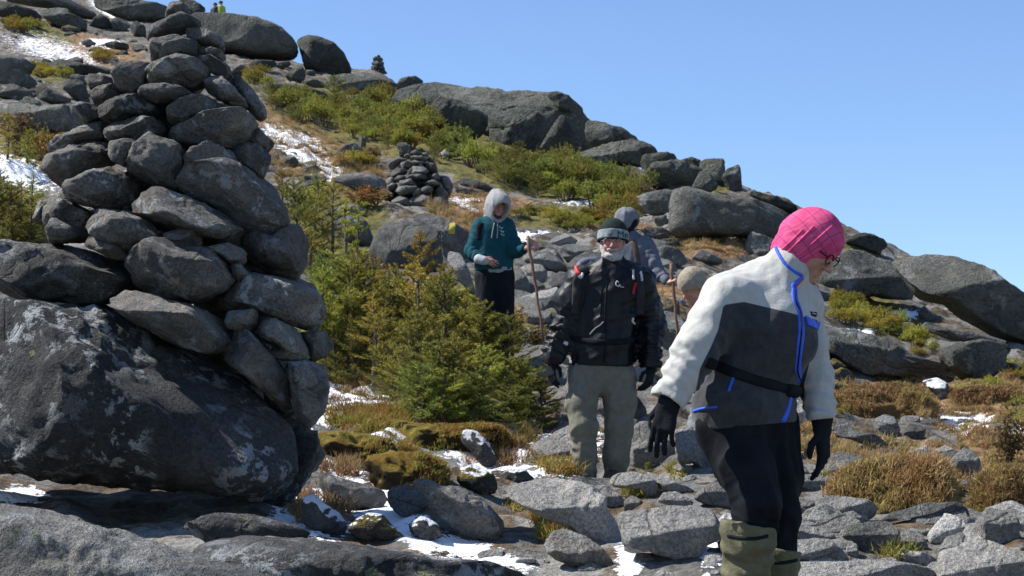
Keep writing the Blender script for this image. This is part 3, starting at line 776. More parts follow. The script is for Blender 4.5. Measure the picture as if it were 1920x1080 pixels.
many(TB, "rock_path", tilt=1, rows=[
 ("big flat-topped boulder the trail steps down, below the man's feet", "-60,515 150,468 280,456 430,478 540,520 602,590 606,660 694,780 694,900 650,965 560,890 400,800 250,735 130,680 -10,605", dict(nm="boulder", tilt=1, d=10.0, T=1.1)),
 ("rounded end of rock joining the right of the flat-topped boulder", "470,505 600,500 692,570 724,620 702,668 620,672 555,592", dict(d=11.2)),
 ("dark egg-shaped rock beneath the flat-topped boulder", "205,855 260,790 340,783 450,818 562,890 644,982 644,1055 560,1066 420,1034 278,984 213,925", dict(mat="rock_cairn", d=8.9)),
 ("pale sunlit trail slab with an undercut front, left of the olive gaiters", "628,695 720,668 860,658 1000,633 1150,633 1262,648 1294,710 1354,790 1334,842 1240,884 1184,962 1060,1024 990,965 850,925 720,950 690,865 682,770", dict(nm="slab", tilt=1, d=8.9, T=1.0, mat="rock_path")),
 ("humped grey rock with a shaded notch right of the man's boots", "600,500 660,428 760,418 850,438 924,480 964,545 900,616 850,594 820,530 780,530 650,525", dict(d=11.6)),
 ("ledge rock behind the humped rock on the path", "770,425 860,408 1000,468 1100,508 1184,540 1130,594 1040,556 960,546 900,475", dict(d=12.3)),
 ("speckled dark wedge stone behind the pale trail slab", "903,618 960,548 1040,543 1124,590 1184,632 1100,646 960,650", dict(d=10.9)),
 ("pyramid-shaped rock against the black trousers' left side", "1133,582 1240,498 1330,438 1392,458 1424,540 1444,622 1400,664 1300,645 1198,624", dict(d=10.6, T=0.7)),
 ("large craggy light boulder behind the man's left leg and black glove", "743,160 790,108 862,103 904,180 1002,218 1044,280 1034,354 990,425 880,415 750,404 738,300", dict(nm="boulder", d=13.6, noise=.08)),
 ("upright grey rock behind the hidden walker's leg", "1030,150 1110,118 1204,170 1300,250 1340,420 1250,440 1140,370 1050,375 1036,280", dict(d=14.6)),
 ("flat dark stone lying under the craggy light boulder", "1008,382 1080,368 1154,395 1134,444 1060,435", dict(d=12.9)),
 ("small round white-lit stone peeping out above the gaiter", "1308,722 1350,678 1414,688 1440,750 1390,804 1318,784", dict(mat="rock_white", d=8.6)),
 ("round grey stone hidden half behind the olive gaiter", "1298,872 1340,818 1420,830 1420,950 1318,954", dict(d=8.1)),
 ("small upright stone between the two flat trail boulders", "708,602 760,568 824,600 804,674 708,674", dict(d=10.6)),
 ("stone cut off at the bottom edge beneath the pale trail slab", "898,1062 950,1038 1024,1060 1040,1120 896,1120", dict(d=7.9)),
 ("dark rock with snow behind the man's knees", "505,72 560,53 596,90 586,145 506,135", dict(d=14.2, mat="rock_near")),
 ("dark boulder in shade behind the man's thighs", "480,-60 600,-90 800,-60 860,30 840,110 760,110 500,60", dict(d=14.8, nm="boulder", mat="rock_cairn")),
])
TC = (1440, 760, 3.375)
many(TC, "rock_path", tilt=1, rows=[
 ("dark pointed rock standing alone on the grass at right", "1128,375 1190,308 1250,260 1302,288 1344,350 1354,430 1302,474 1220,444 1148,404", dict(mat="rock_near")),
 ("bright white angular block in the right foreground", "998,852 1060,758 1130,678 1192,698 1262,748 1324,790 1314,834 1230,864 1120,884 1040,874", dict(mat="rock_white", d=10.0, T=.8, facets=9)),
 ("tan squarish block with a flat pale top right of the white one", "1328,725 1400,648 1470,658 1574,708 1594,760 1574,912 1500,894 1400,864 1328,855 1324,770", dict(d=9.9, tilt=1, facets=8)),
 ("broad pale slab filling the bottom right corner", "1075,1020 1090,930 1200,900 1290,850 1420,856 1560,918 1720,960 1800,1150 1000,1180 1060,1080", dict(nm="slab", tilt=1, d=8.0, T=1.0)),
 ("long low slab along the bottom edge right of the gaiters", "60,995 300,983 480,988 640,973 820,978 1002,1008 1064,1060 1080,1180 40,1180", dict(nm="slab", tilt=1, d=7.6, T=.8)),
 ("hollowed grey rock curving round a small stone, left of the tussock's foot", "298,602 400,568 500,578 622,588 704,640 684,704 600,745 560,692 480,684 430,745 378,682 308,664", dict(d=11.3)),
 ("small rounded brown stone nestled under the hollowed rock", "428,724 480,678 540,666 592,700 604,744 530,760 448,750", dict(d=10.7)),
 ("mottled boulder at the left of the small brown stone", "236,724 300,648 382,690 444,760 444,794 340,776 238,750", dict(d=10.6)),
 ("pale slab edge right behind the black trouser leg", "172,854 178,738 280,768 362,778 454,830 444,864 380,846 280,866", dict(d=9.8)),
 ("large smooth slab sloping left beside the right gaiter", "120,965 150,856 300,838 400,848 494,940 540,990 300,1000", dict(d=9.0)),
 ("undercut boulder with a black hollow beneath, right of the smooth slab", "456,832 520,756 640,736 762,732 834,790 834,864 770,890 752,968 600,930 536,856 476,854", dict(d=9.7, tilt=1, mat="rock_near")),
 ("low angular stone joined to the undercut boulder's right", "778,864 850,798 952,818 1014,880 994,920 900,915 796,895", dict(d=9.6)),
 ("flat stone with a tuft of bright grass on it near the bottom right", "746,925 800,893 900,918 1002,928 1084,990 1040,1016 900,1008 766,990", dict(d=9.0)),
 ("thin arched dark slab curving under the tussock", "638,742 700,698 850,664 1000,616 1200,606 1264,638 1294,720 1264,756 1200,700 1100,700 980,690 850,730 720,748", dict(d=10.9, mat="rock_near", T=.5)),
 ("grey rock tight behind the left trouser leg", "150,590 260,588 304,610 264,705 160,705", dict(d=11.5)),
 ("pale flat rock below the hanging right glove", "150,430 320,438 424,458 402,525 392,565 280,548 150,490", dict(d=14.2)),
 ("small stone right beside the glove's fingertips", "366,402 430,378 456,410 402,456", dict(d=15)),
 ("long tilted grey rock behind the white cuff", "400,112 520,118 584,168 684,178 756,240 766,286 660,276 520,216 410,196", dict(mat="rock_near")),
 ("dark rounded rock under the brown grass bank", "676,84 740,56 824,88 836,162 760,206 686,154", dict(mat="rock_near")),
 ("dark twin rock right of the rounded one under the grass bank", "836,174 900,112 1004,148 994,204 920,226 848,216", dict(mat="rock_near")),
 ("small whitish rock on the meadow behind the round tussock", "916,284 1000,248 1044,300 1004,326 928,308", dict(mat="rock_white")),
 ("small whitish rock between the tussock and the dark pointed rock", "1050,290 1120,250 1190,280 1180,320 1080,330", dict(mat="rock_path")),
 ("little flat stone left of the white block", "936,794 1020,776 1034,800 970,836", dict(d=10.6)),
 ("thin stone plate in front of the white block", "1076,912 1140,878 1234,868 1204,914 1120,936", dict(d=9.4)),
 ("half-buried rounded stone below the dark pointed rock", "1158,474 1250,473 1304,530 1240,546", dict()),
 ("small rubble stone in the gap beside the undercut boulder", "500,884 560,870 585,960 530,976 490,930", dict(d=9.4)),
 ("snowy rock slope on the right side of the round tussock", "940,480 1020,420 1100,420 1180,500 1260,590 1200,600 1100,560 1000,540", dict(mat="rock_snowy", d=12.6, T=.7)),
 ("small pale stone at the right edge beside the tan block", "1585,880 1620,870 1700,890 1690,920 1590,915", dict(d=9.6)),
])
many(TC, "turf_brown", [
 ("round golden-brown grass tussock at right of the woman", "385,565 430,470 500,380 600,322 720,292 880,292 1000,302 1100,362 1140,470 1200,590 1100,660 900,690 700,705 620,600 480,590", dict(d=11.9, T=.9, noise=.13, facets=3, blocky=2.2)),
 ("brown heathery bank at the right edge of the picture", "1270,590 1340,440 1450,370 1580,345 1750,380 1800,640 1500,680 1300,640", dict(d=12.6, T=.9, noise=.13, facets=3)),
], nm="turf_mound")
TD = (1480, 420, 3.177)
many(TD, "rock_mid", [
 ("massive overhanging boulder breaking the skyline at far right", "605,215 620,188 700,176 860,164 980,174 1080,212 1150,262 1280,348 1400,430 1560,520 1560,780 1400,725 1300,695 1200,635 1100,585 1000,525 940,465 870,405 790,462 750,435 690,335 660,275", dict(nm="boulder", d=39, T=.9, noise=.045, facets=5, tilt=1)),
 ("dark boulder with a pale top just right of the pink hat", "100,300 250,198 300,148 360,128 440,148 520,188 622,218 684,300 744,400 764,455 640,466 560,426 450,436 340,496 200,506 100,420", dict(nm="boulder", d=37, T=.8, noise=.05, tilt=1)),
 ("ledge rock on the skyline above the boulder beside the pink hat", "320,110 340,78 430,52 500,62 560,88 594,110 594,145 540,150 560,186 450,160", dict(d=43, mat="rock_far")),
 ("long dark slab outcrop stretching right from the woman's arm", "185,625 260,598 340,608 480,648 620,718 760,788 850,828 950,868 1034,900 1060,972 960,956 850,926 650,918 430,930 326,868 226,788 190,705", dict(nm="outcrop", T=.8)),
 ("squat dark boulder at the end of the grassy ledge at right", "915,745 1000,706 1140,686 1254,708 1284,760 1284,864 1180,926 1060,936 956,856 896,784", dict(nm="boulder")),
 ("thin slanting slab ledge below the massive overhanging boulder", "615,545 700,566 800,596 900,616 1050,626 1184,656 1304,718 1424,788 1430,840 1280,778 1140,696 950,700 850,650 700,608", dict(nm="slab", d=33, T=.6)),
 ("small upright wedge stone on the slab under the overhanging boulder", "766,534 800,482 834,520 886,592 798,574", dict(d=33.5)),
 ("dark rock at the right edge below the slab ledge", "1266,804 1400,848 1480,930 1300,926 1256,874", dict()),
 ("lumpy snow-spotted rock at the right end of the brown bank", "776,934 880,912 944,950 980,1040 900,1070 846,994", dict(mat="rock_snowy")),
 ("mossy brown stone at left end of the long slab outcrop", "246,884 310,852 374,880 396,932 320,956 246,934", dict(mat="rock_mosscap")),
 ("second mossy stone tucked under the long slab outcrop", "220,824 270,798 355,850 250,876", dict(mat="rock_mosscap")),
 ("low flat grey stone below the mossy stones", "230,944 340,958 356,984 240,990", dict()),
])
many(TD, "turf_brown", [
 ("broad brown heather bank right of the woman's elbow", "235,1010 330,945 450,918 600,915 750,930 850,985 890,1070 860,1150 600,1160 380,1130 250,1090", dict(T=.8, noise=.14, facets=3)),
 ("small brown turf bank with snow at the right side", "960,1000 1060,960 1200,940 1400,960 1450,1050 1200,1080 1000,1060", dict(T=.8, noise=.14, facets=3)),
], nm="turf_mound")
TQ = (1020, 180, 3.177)
many(TQ, "rock_mid", [
 ("broad pale sloping boulder with a crack above the dense spruces", "132,440 170,358 260,308 400,268 520,253 600,278 674,330 700,380 600,424 420,405 250,435", dict(nm="boulder", d=52, mat="rock_far", tilt=1)),
 ("blocky grey rock at the right end of the pale cracked boulder", "575,352 660,342 750,332 788,352 800,400 780,450 700,475 590,460", dict(d=50, mat="rock_far")),
 ("rounded dark boulder right of the spruces, in front of the skyline blocks", "598,464 640,398 740,388 830,383 924,440 964,492 924,556 800,566 680,546 606,504", dict(nm="boulder", d=46, mat="rock_far")),
 ("low dark skyline block left of the square-topped one", "815,378 880,362 934,385 940,460 840,450", dict(d=50, mat="rock_far")),
 ("square-topped dark skyline block beside its low neighbour", "926,392 960,373 1072,376 1082,440 1080,530 990,540 926,470", dict(d=50, mat="rock_far", facets=8)),
 ("tooth-shaped rock sticking up at the right end of the skyline blocks", "1056,484 1090,433 1162,404 1175,440 1180,570 1100,575", dict(d=50, mat="rock_far", T=.6)),
 ("small pale rock between the rounded boulder and skyline blocks", "876,544 930,447 992,466 1044,530 1004,586 918,576", dict(d=46, mat="rock_far")),
 ("huge pale grey rock face behind the pink hat", "742,645 760,558 850,541 960,576 1100,596 1250,616 1382,656 1480,720 1480,900 1300,870 1150,836 950,846 790,850 741,806", dict(nm="boulder", d=40, T=.6, noise=.035, facets=4)),
 ("dark shaded block joined to the left of the huge pale rock face", "525,612 600,576 760,555 770,640 752,726 660,726 575,664", dict(d=41)),
 ("small dark block at the left foot of the huge pale rock face", "642,722 730,706 744,796 676,784", dict(d=38.5)),
 ("lit narrow stone left of the huge pale rock face's foot", "646,772 700,778 764,810 796,850 698,846", dict(d=37)),
 ("dark rock beneath the shrubs right of the hooded walker", "645,914 720,886 804,908 866,980 834,1016 698,1016 654,964", dict(mat="rock_near", d=30)),
 ("grey dome-shaped stone on the brown grass behind the white sleeve", "876,964 920,918 970,918 1024,950 1086,994 1000,1010 886,1006", dict(mat="rock_near", d=30)),
 ("pitted black rock left of the pink hat", "1165,955 1210,848 1230,800 1352,848 1400,880 1400,960 1250,970", dict(mat="rock_cairn", d=33)),
 ("weathered grey-brown skyline outcrop behind the pale cracked boulder", "238,240 250,148 310,142 372,162 384,178 460,188 544,228 624,278 690,335 600,300 500,275 330,300 290,315", dict(nm="outcrop", d=57, mat="rock_far", noise=.08)),
 ("thin skyline ledge above the huge pale rock face", "1170,560 1230,566 1382,598 1510,655 1520,700 1440,690 1300,640", dict(d=44, mat="rock_far")),
 ("low mossy stone right of the hooded walker's head", "685,855 800,848 816,892 716,896", dict(mat="rock_mosscap", d=33)),
])
TO = (700, 120, 3.556)
many(TO, "rock_far", [
 ("great humped outcrop forming the middle of the skyline", "40,250 110,185 230,135 330,108 420,106 560,128 720,153 900,183 1100,188 1242,213 1354,273 1444,333 1486,375 1520,460 1480,560 1300,650 1260,740 1100,720 900,680 740,600 600,500 480,470 380,450 270,420 210,290", dict(nm="outcrop", d=66, fix=True, T=1.0, noise=.08, facets=9, tilt=1.3, blocky=4)),
 ("dark stepped block under the left end of the great humped outcrop", "300,190 420,215 560,240 740,320 770,400 720,500 560,480 420,450 300,430 250,340", dict(d=62.5, fix=True, T=.55, blocky=3, noise=.09)),
 ("dark ledge block under the middle of the great humped outcrop", "760,330 900,300 1050,300 1150,360 1120,560 1050,680 900,640 780,560", dict(d=62, fix=True, T=.4, blocky=3.5, noise=.09)),
 ("leaning dark buttress on the right front of the great humped outcrop", "1100,565 1160,465 1240,345 1334,355 1386,480 1400,570 1290,670 1195,656", dict(nm="boulder", d=60, fix=True, T=.6)),
 ("dark cap rock on top of the great humped outcrop", "1150,192 1222,180 1302,207 1366,275 1340,330 1230,300", dict(d=65.5, fix=True, T=.6)),
 ("low rounded rock on the skyline beside the far cairn", "180,95 230,83 290,82 335,110 320,190 220,200 150,160", dict(d=82)),
])
TU = (320, 0, 4.0)
many(TU, "rock_far", [
 ("largest dome boulder on the summit ridge, dark and rounded", "130,120 270,73 420,83 600,128 760,178 862,228 934,298 968,370 934,436 800,448 640,438 480,408 380,390 280,310 170,190", dict(nm="boulder", d=108, T=.8, noise=.025, facets=3)),
 ("second dome boulder on the summit ridge, right of the largest", "930,285 1030,272 1130,287 1232,327 1304,398 1356,510 1346,566 1150,568 1005,520 975,400 950,330", dict(nm="boulder", d=106, T=.8, noise=.025, facets=3)),
 ("low dark stone below the gap between the two summit domes", "575,505 640,447 762,442 796,482 742,516 600,536", dict()),
 ("tilted plate stone below the summit domes", "735,493 890,452 904,490 830,520", dict()),
 ("grey block at the foot of the largest summit dome", "445,545 520,482 585,500 566,566 456,576", dict()),
 ("square grey block below the two summit domes", "855,565 920,507 992,497 1016,560 1004,616 898,626", dict()),
 ("dark flat rock with snow below the second summit dome", "985,615 1060,577 1154,617 1186,664 1060,656", dict(mat="rock_far")),
 ("pale bedrock slab running to the far cairn", "1160,575 1300,547 1420,552 1600,587 1744,637 1766,690 1700,726 1500,698 1300,708 1230,646", dict(nm="slab", T=.7, tilt=1)),
 ("long narrow ledge above the orange shrubs", "655,625 700,606 900,636 1100,666 1256,710 1244,736 1050,718 800,706 675,686", dict(nm="slab", T=.6)),
 ("little stone under the second summit dome", "1015,522 1080,527 1096,572 1008,574", dict()),
 ("grey rock joining the pale bedrock slab to the great outcrop", "1755,655 1880,645 1930,680 1850,735 1755,745", dict(d=76)),
 ("weathered ledge on the skyline behind the tall cairn's top stone", "60,-10 180,5 262,58 262,100 180,125 100,90", dict(nm="outcrop", d=122)),
])
TV_ = (0, 0, 4.5)
many(TV_, "rock_far", [
 ("dark ledge rock at the top left corner", "-40,20 90,18 180,58 280,78 354,120 334,186 200,176 80,146 -40,136", dict(nm="outcrop")),
 ("broad boulder with a lit top in the upper left", "305,84 450,52 562,68 604,118 702,148 744,190 724,266 560,246 398,196 344,130", dict(nm="boulder", tilt=1)),
 ("long shadowed ledge along the top edge at left", "-40,-60 300,-60 562,-20 764,58 876,130 830,146 740,176 600,106 440,56 250,46 100,6 -40,0", dict(nm="outcrop", d=104)),
 ("dark pointed boulder right of the broad lit-topped one", "736,224 800,148 850,117 914,150 966,242 830,252", dict()),
 ("square dark boulder left of the tall cairn's top", "925,172 980,147 1062,168 1116,220 1052,276 956,266", dict()),
 ("grey boulder immediately left of the tall cairn's top slab", "1086,224 1150,177 1224,218 1246,315 1128,306", dict()),
 ("dark bedrock wall under the top edge left of the cairn's top", "750,-60 1000,-10 1200,8 1442,58 1450,150 1240,196 1100,186 945,126 796,64", dict(nm="outcrop", d=106)),
 ("half-round boulder with a mossy side in the upper left", "495,244 580,212 674,240 686,276 540,278", dict(mat="rock_mosscap")),
 ("long pale bedrock slab left of the cairn's shoulder", "385,555 480,477 602,507 752,557 902,567 1010,600 980,660 740,655 590,645 440,600", dict(nm="slab", tilt=1, T=1)),
 ("dark blocky rock face at the left edge below the moss patch", "-60,465 100,467 232,507 334,560 230,610 306,684 254,768 -60,700", dict(nm="outcrop", mat="rock_mid")),
 ("smooth pale bedrock ramp at the left edge", "-60,700 120,706 262,768 304,856 180,860 -60,815", dict(nm="slab", mat="rock_mid", tilt=1)),
 ("wedge-shaped grey rock on the bedrock ramp", "304,794 340,706 452,758 644,860 562,886 430,888 326,856", dict(mat="rock_mid")),
 ("dark triangular rock left of the cairn's upper stones", "515,734 600,686 724,718 756,866 640,858", dict(mat="rock_mid")),
 ("small dark rock above the triangular one at left", "586,644 660,622 734,638 734,716 608,696", dict(mat="rock_mid")),
 ("wide grey bedrock apron at left below the ramp", "-60,850 200,866 352,906 562,886 644,928 706,1062 640,1130 200,1130 -60,1040", dict(nm="outcrop", mat="rock_mid", tilt=1)),
 ("small flat dark stone on the upper left scree", "675,352 760,332 816,360 786,396 698,386", dict()),
 ("larger flat stone on the upper left scree near the cairn", "855,374 960,347 1086,368 1086,416 950,416", dict()),
])
TW = (480, 240, 4.155)
many(TW, "rock_mid", [
 ("smooth whale-shaped boulder left of the middle cairn", "545,450 640,378 780,347 900,352 1016,400 1036,456 960,506 800,506 660,478", dict(nm="boulder", mat="rock_near", d=33)),
 ("large light boulder behind the yellow spruce tips", "880,960 955,760 1020,722 1150,717 1302,727 1424,788 1446,900 1466,1120 1200,1140 890,1140", dict(nm="boulder", mat="rock_near", d=22.5, T=.7, tilt=1)),
 ("dark boulder with a yellow paint blaze beside the teal hoodie", "1195,690 1320,652 1432,687 1564,748 1656,808 1668,900 1630,1030 1460,1020 1424,810 1300,760 1205,740", dict(nm="boulder", mat="rock_near", d=24.5, T=.7, tilt=1.3)),
 ("sloping base rock under the left of the middle cairn", "845,575 920,536 1012,576 1124,636 1236,690 1184,728 1000,730 895,666", dict(mat="rock_near", d=34.2, fix=True, T=.5)),
 ("flat light stone left of the middle cairn's base rock", "595,645 640,597 760,597 856,648 866,696 720,668", dict(mat="rock_near")),
 ("thin upright stone standing among the upper shrubs", "796,84 830,62 858,100 854,165 803,156", dict()),
 ("pale mossy rock below the thin upright stone", "605,194 700,127 780,117 834,170 866,196 740,222 638,226", dict()),
 ("grey block on the scree right of the tall cairn", "196,284 220,237 302,227 334,262 290,296", dict()),
 ("dark block lower on the scree right of the tall cairn", "346,334 400,297 472,287 526,330 450,366 358,366", dict()),
 ("flat dark slab under the dark block on the scree", "356,374 450,364 566,390 544,426 398,416", dict()),
 ("small grey stone on the scree touching the tall cairn's edge", "66,234 150,212 204,240 100,270", dict()),
 ("dark flat slab right of the middle cairn", "1536,464 1640,467 1790,490 1790,526 1560,508", dict()),
 ("long bedrock rib right of the middle cairn above the teen", "1550,405 1660,390 1800,430 1880,480 1860,520 1745,480 1600,455", dict(T=.6)),
 ("dark stone amid the shrubs behind the middle cairn", "1095,124 1170,107 1214,170 1194,236 1118,226", dict()),
 ("white snow-dusted stone right of the middle cairn's peak", "1416,204 1500,147 1564,168 1576,226 1438,236", dict(mat="rock_white", d=40)),
 ("low dark shaded rock behind the orange shrub below the middle cairn", "600,690 700,660 860,720 920,850 860,940 720,900 620,800", dict(mat="rock_near", d=24)),
])
TX = (940, 380, 3.6)
many(TX, "rock_near", tilt=1.1, rows=[
 ("lit wedge-shaped slab between the teen and the man", "285,294 350,238 430,202 484,232 526,278 440,276 366,306", dict(mat="rock_path", d=27, T=.9)),
 ("dark slab rock adjoining the lit wedge, left of the man's hat", "375,312 440,277 530,276 616,308 640,380 500,398 404,342", dict(d=25)),
 ("large dark lichen-blotched boulder right of the walking stick", "105,414 170,347 240,316 332,326 414,388 456,450 444,486 360,486 298,444 198,414", dict(nm="boulder", d=23.5)),
 ("pale knuckle-shaped rock behind the walking stick", "116,444 180,407 272,417 314,460 304,526 258,566 178,526", dict(mat="rock_path", d=22.5)),
 ("small grey rock left of the man's shoulder", "386,342 430,332 504,390 462,416", dict(d=23)),
 ("white-topped flat stone beside the teen's knee", "80,694 140,637 232,602 302,588 404,558 384,644 342,706 258,728 106,748", dict(mat="rock_path", d=20.5)),
 ("bluish shaded rock right of the teen's hips", "76,424 130,438 184,520 196,594 110,650 76,604", dict(d=21)),
 ("flat pale stepping stone at the tip of the walking stick", "126,806 180,738 342,722 324,806 240,836 156,836", dict(mat="rock_path", d=18.5)),
 ("low pale stone left of the man's elbow", "70,996 150,947 286,926 276,996 168,1016", dict(mat="rock_path", d=16.6)),
 ("small stone under the lit wedge-shaped slab", "216,302 260,277 306,310 248,336", dict(d=27)),
 ("dark narrow stone behind the low pale stone", "26,894 90,907 166,940 100,966 26,946", dict(d=17.2)),
 ("dark stone between the knuckle-shaped rock and the white-topped one", "196,594 280,556 404,576 334,666 236,656", dict(d=21)),
 ("lit slab left of the teal hoodie, below the blaze boulder", "-380,350 -350,320 -280,330 -230,420 -180,560 -150,650 -200,640 -300,520", dict(mat="rock_path", d=20.5, T=.6)),
 ("brown stone hidden in the grass right of the hooded walker's stick", "1040,870 1080,850 1160,870 1180,930 1080,960", dict(d=19)),
 ("grey rock left of the beige beanie", "1030,700 1100,640 1200,660 1210,760 1120,800 1030,780", dict(mat="rock_mosscap", d=20)),
 ("lichened boulder between the man and the white sleeve", "980,760 1060,720 1180,740 1260,830 1250,1000 1100,1020 1000,940", dict(nm="boulder", d=17)),
])
# yellow paint mark on the boulder: a painted patch lying on the stone
def bvh_of(V, Fc):
    return BVHTree.FromPolygons([Vector(v) for v in V], [tuple(int(i) for i in f) for f in Fc])
def hit(bvh, px, py, off=0.0):
    dr = Vector(((px - 960) / F, 1.0, (HY - py) / F)).normalized()
    loc, nor, i, dist = bvh.ray_cast(Vector((0, 0, 0)), dr)
    if loc is None: return None, None
    n = np.array(nor)
    if n @ np.array(dr) > 0: n = -n
    return np.array(loc) + n * off, n
for o, V, Fc, pts in ROCKS:
    if "yellow paint" in o.get('label', ''):
        bv = bvh_of(V, Fc); g = []
        for j in range(9):
            for i in range(5):
                h, _ = hit(bv, 841.5 + i * 2.7 + (8 - j) * 0.15, 418 + j * 2.6, 0.006)
                g.append(h)
        if all(x is not None for x in g):
            Fq = [(j * 5 + i, j * 5 + i + 1, j * 5 + i + 6, j * 5 + i + 5) for j in range(8) for i in range(4)]
            mesh_obj("paint_blaze", g, Fq, plain("yellow_paint", (0.36, 0.31, 0.045), 0.8, 0.3, 0.2, 60), parent=o)

# small loose stones strewn between the boulders of the path
rs = np.random.RandomState(21)
spots = []
def strew(n, x0, x1, y0, y1, smin, smax, mat, label, group):
    for k in range(n):
        px = rs.uniform(x0, x1); py = rs.uniform(y0, y1); d = ground_depth(px, py)
        s = rs.uniform(smin, smax) / d * F
        a = np.linspace(0, 2 * math.pi, 9)[:-1] + rs.uniform(-.25, .25, 8)
        pts = np.stack([px + np.cos(a) * s * rs.uniform(.75, 1.15, 8), py + np.sin(a) * s * 0.65 * rs.uniform(.75, 1.15, 8)], 1)
        outline_rock("stone", label, "stone", pts, mat, d=d, group=group, facets=8, tilt=1)
strew(30, 1000, 1240, 600, 860, 0.10, 0.28, "rock_path", "middle-sized grey boulder of the rocky trail behind the man", "trail boulders behind the man")
strew(26, 1230, 1500, 560, 880, 0.10, 0.30, "rock_path", "middle-sized boulder on the slope between the man and the woman", "boulders between man and woman")
strew(26, 960, 1240, 430, 600, 0.15, 0.4, "rock_near", "grey boulder of the boulder field around the hooded walker", "boulders around the hooded walker")
strew(26, 1440, 1920, 870, 1060, 0.08, 0.2, "rock_path", "knee-high grey rock in the right foreground rubble", "rubble rocks in the right foreground")
strew(46, 880, 1420, 860, 1080, 0.025, 0.07, "rock_path", "small loose stone among the trail boulders around the walkers' feet", "small loose stones on the trail")
strew(40, 1480, 1920, 880, 1075, 0.025, 0.08, "rock_path", "small loose stone between the boulders right of the woman's legs", "small loose stones in the right foreground")
strew(24, 560, 900, 860, 1040, 0.02, 0.06, "rock_near", "small dark stone poking through the snow below the moss banks", "small stones in the snowy gully")
strew(36, 960, 1200, 430, 680, 0.06, 0.16, "rock_near", "small grey stone in the rubble behind the man", "rubble stones behind the man")
strew(40, 500, 760, 230, 360, 0.06, 0.2, "rock_mid", "small grey stone on the scree between tall and middle cairns", "scree stones between the cairns")
strew(40, 20, 270, 60, 200, 0.12, 0.4, "rock_far", "small grey stone on the distant slope at upper left", "scree stones on the upper left slope")
strew(34, 1540, 1910, 640, 900, 0.07, 0.20, "rock_near", "small grey stone half sunk in the right-hand meadow", "small stones in the meadow")
# ---------------------------------------------------------------- conifers: trunk + crown of needle shoots
def shoots_mesh(B, D, Ln, needles, nl, nw, rs):
    """B base points, D unit directions, Ln lengths -> needle triangles"""
    n = len(B)
    t = rs.uniform(0.05, 1.0, (n, needles))
    az = rs.uniform(0, 2 * math.pi, (n, needles))
    ref = np.where(np.abs(D[:, 2:3]) < 0.9, np.array([[0, 0, 1.0]]), np.array([[1.0, 0, 0]]))
    e1 = np.cross(D, ref); e1 /= np.linalg.norm(e1, axis=1)[:, None] + 1e-9
    e2 = np.cross(D, e1)
    rad = e1[:, None, :] * np.cos(az)[..., None] + e2[:, None, :] * np.sin(az)[..., None]
    base = B[:, None, :] + D[:, None, :] * (Ln[:, None] * t)[..., None]
    nd = D[:, None, :] * 0.75 + rad * 0.75 + rs.normal(0, .12, (n, needles, 3))
    nd /= np.linalg.norm(nd, axis=2)[..., None]
    side = np.cross(nd, rad); side /= np.linalg.norm(side, axis=2)[..., None] + 1e-9
    L = nl * rs.uniform(0.7, 1.25, (n, needles, 1)); W = nw * 0.5
    a = base - side * W; b_ = base + side * W; c = base + nd * L
    V = np.stack([a, b_, c], 2).reshape(-1, 3)
    return V, np.arange(len(V)).reshape(-1, 3)

def conifer_near(seed, width=0.42, nb=46, spr=11, needles=16, nl=0.030, nw=0.010, droop=0.0, low=0.06, lean=0.0, power=0.8):
    rs = np.random.RandomState(seed)
    wood = []
    path = [np.array([lean * t * t + 0.012 * math.sin(7 * t + seed), 0.012 * math.cos(5 * t + seed), t - 0.06]) for t in np.linspace(0, 1.03, 9)]
    wood.append(tube(path, [0.024 * (1 - 0.85 * i / 8) + 0.003 for i in range(9)], 6))
    B, D, Ln = [], [], []
    for k in range(nb):
        t = low + (0.97 - low) * (k + rs.uniform(0, 1)) / nb
        az = k * 2.399 + rs.uniform(-.5, .5)
        gap = 0.62 + 0.75 * float(vnoise(np.array([[math.cos(az) * 1.1 + seed * 3.7, math.sin(az) * 1.1, t * 3.2]]))[0])
        if gap < 0.35 and t < .9: continue
        L = (width * (1 - t) ** power + 0.05) * rs.uniform(0.6, 1.3) * min(1.3, gap + .25)
        o = np.array([lean * t * t, 0, t - 0.05])
        up = rs.uniform(0.1, 0.55) - droop + 0.5 * t
        dirn = np.array([math.cos(az), math.sin(az), up]); dirn /= np.linalg.norm(dirn)
        tip = o + dirn * L
        midp = o + dirn * L * 0.5 + np.array([0, 0, -0.03 * L])
        wood.append(tube([o, midp, tip], [0.007, 0.005, 0.002], 3, caps=False))
        sidev = np.cross(dirn, [0, 0, 1.0]); sidev /= np.linalg.norm(sidev)
        m = max(4, int(spr * L / width * 1.3))
        for j in range(m):
            f = 0.18 + 0.82 * (j + rs.uniform(0, .9)) / m
            p = o + dirn * L * f + np.array([0, 0, -0.03 * L * math.sin(f * 3.14)])
            s = 1 if j % 2 else -1
            dd = dirn * 0.7 + sidev * s * rs.uniform(0.4, 0.9) + np.array([0, 0, rs.uniform(-.1, .35)])
            ln = (0.05 + 0.30 * L * (1 - f * 0.75)) * rs.uniform(0.7, 1.2)
            B.append(p); D.append(dd / np.linalg.norm(dd)); Ln.append(min(ln, 0.13))
            if ln > 0.07:
                d3 = dd + sidev * -s * 0.7; B.append(p + dd / np.linalg.norm(dd) * ln * .4); D.append(d3 / np.linalg.norm(d3)); Ln.append(ln * .55)
        B.append(tip - dirn * 0.03); D.append(dirn); Ln.append(0.07)
    for k in range(4):
        B.append(np.array([lean, 0, 0.88 + 0.03 * k])); D.append(np.array([0.02, 0.01, 1.0])); Ln.append(0.07)
    V, Fc = shoots_mesh(np.array(B), np.array(D), np.array(Ln), needles, nl, nw, rs)
    wv, wf = join(wood)
    return (wv, wf), (V, Fc)

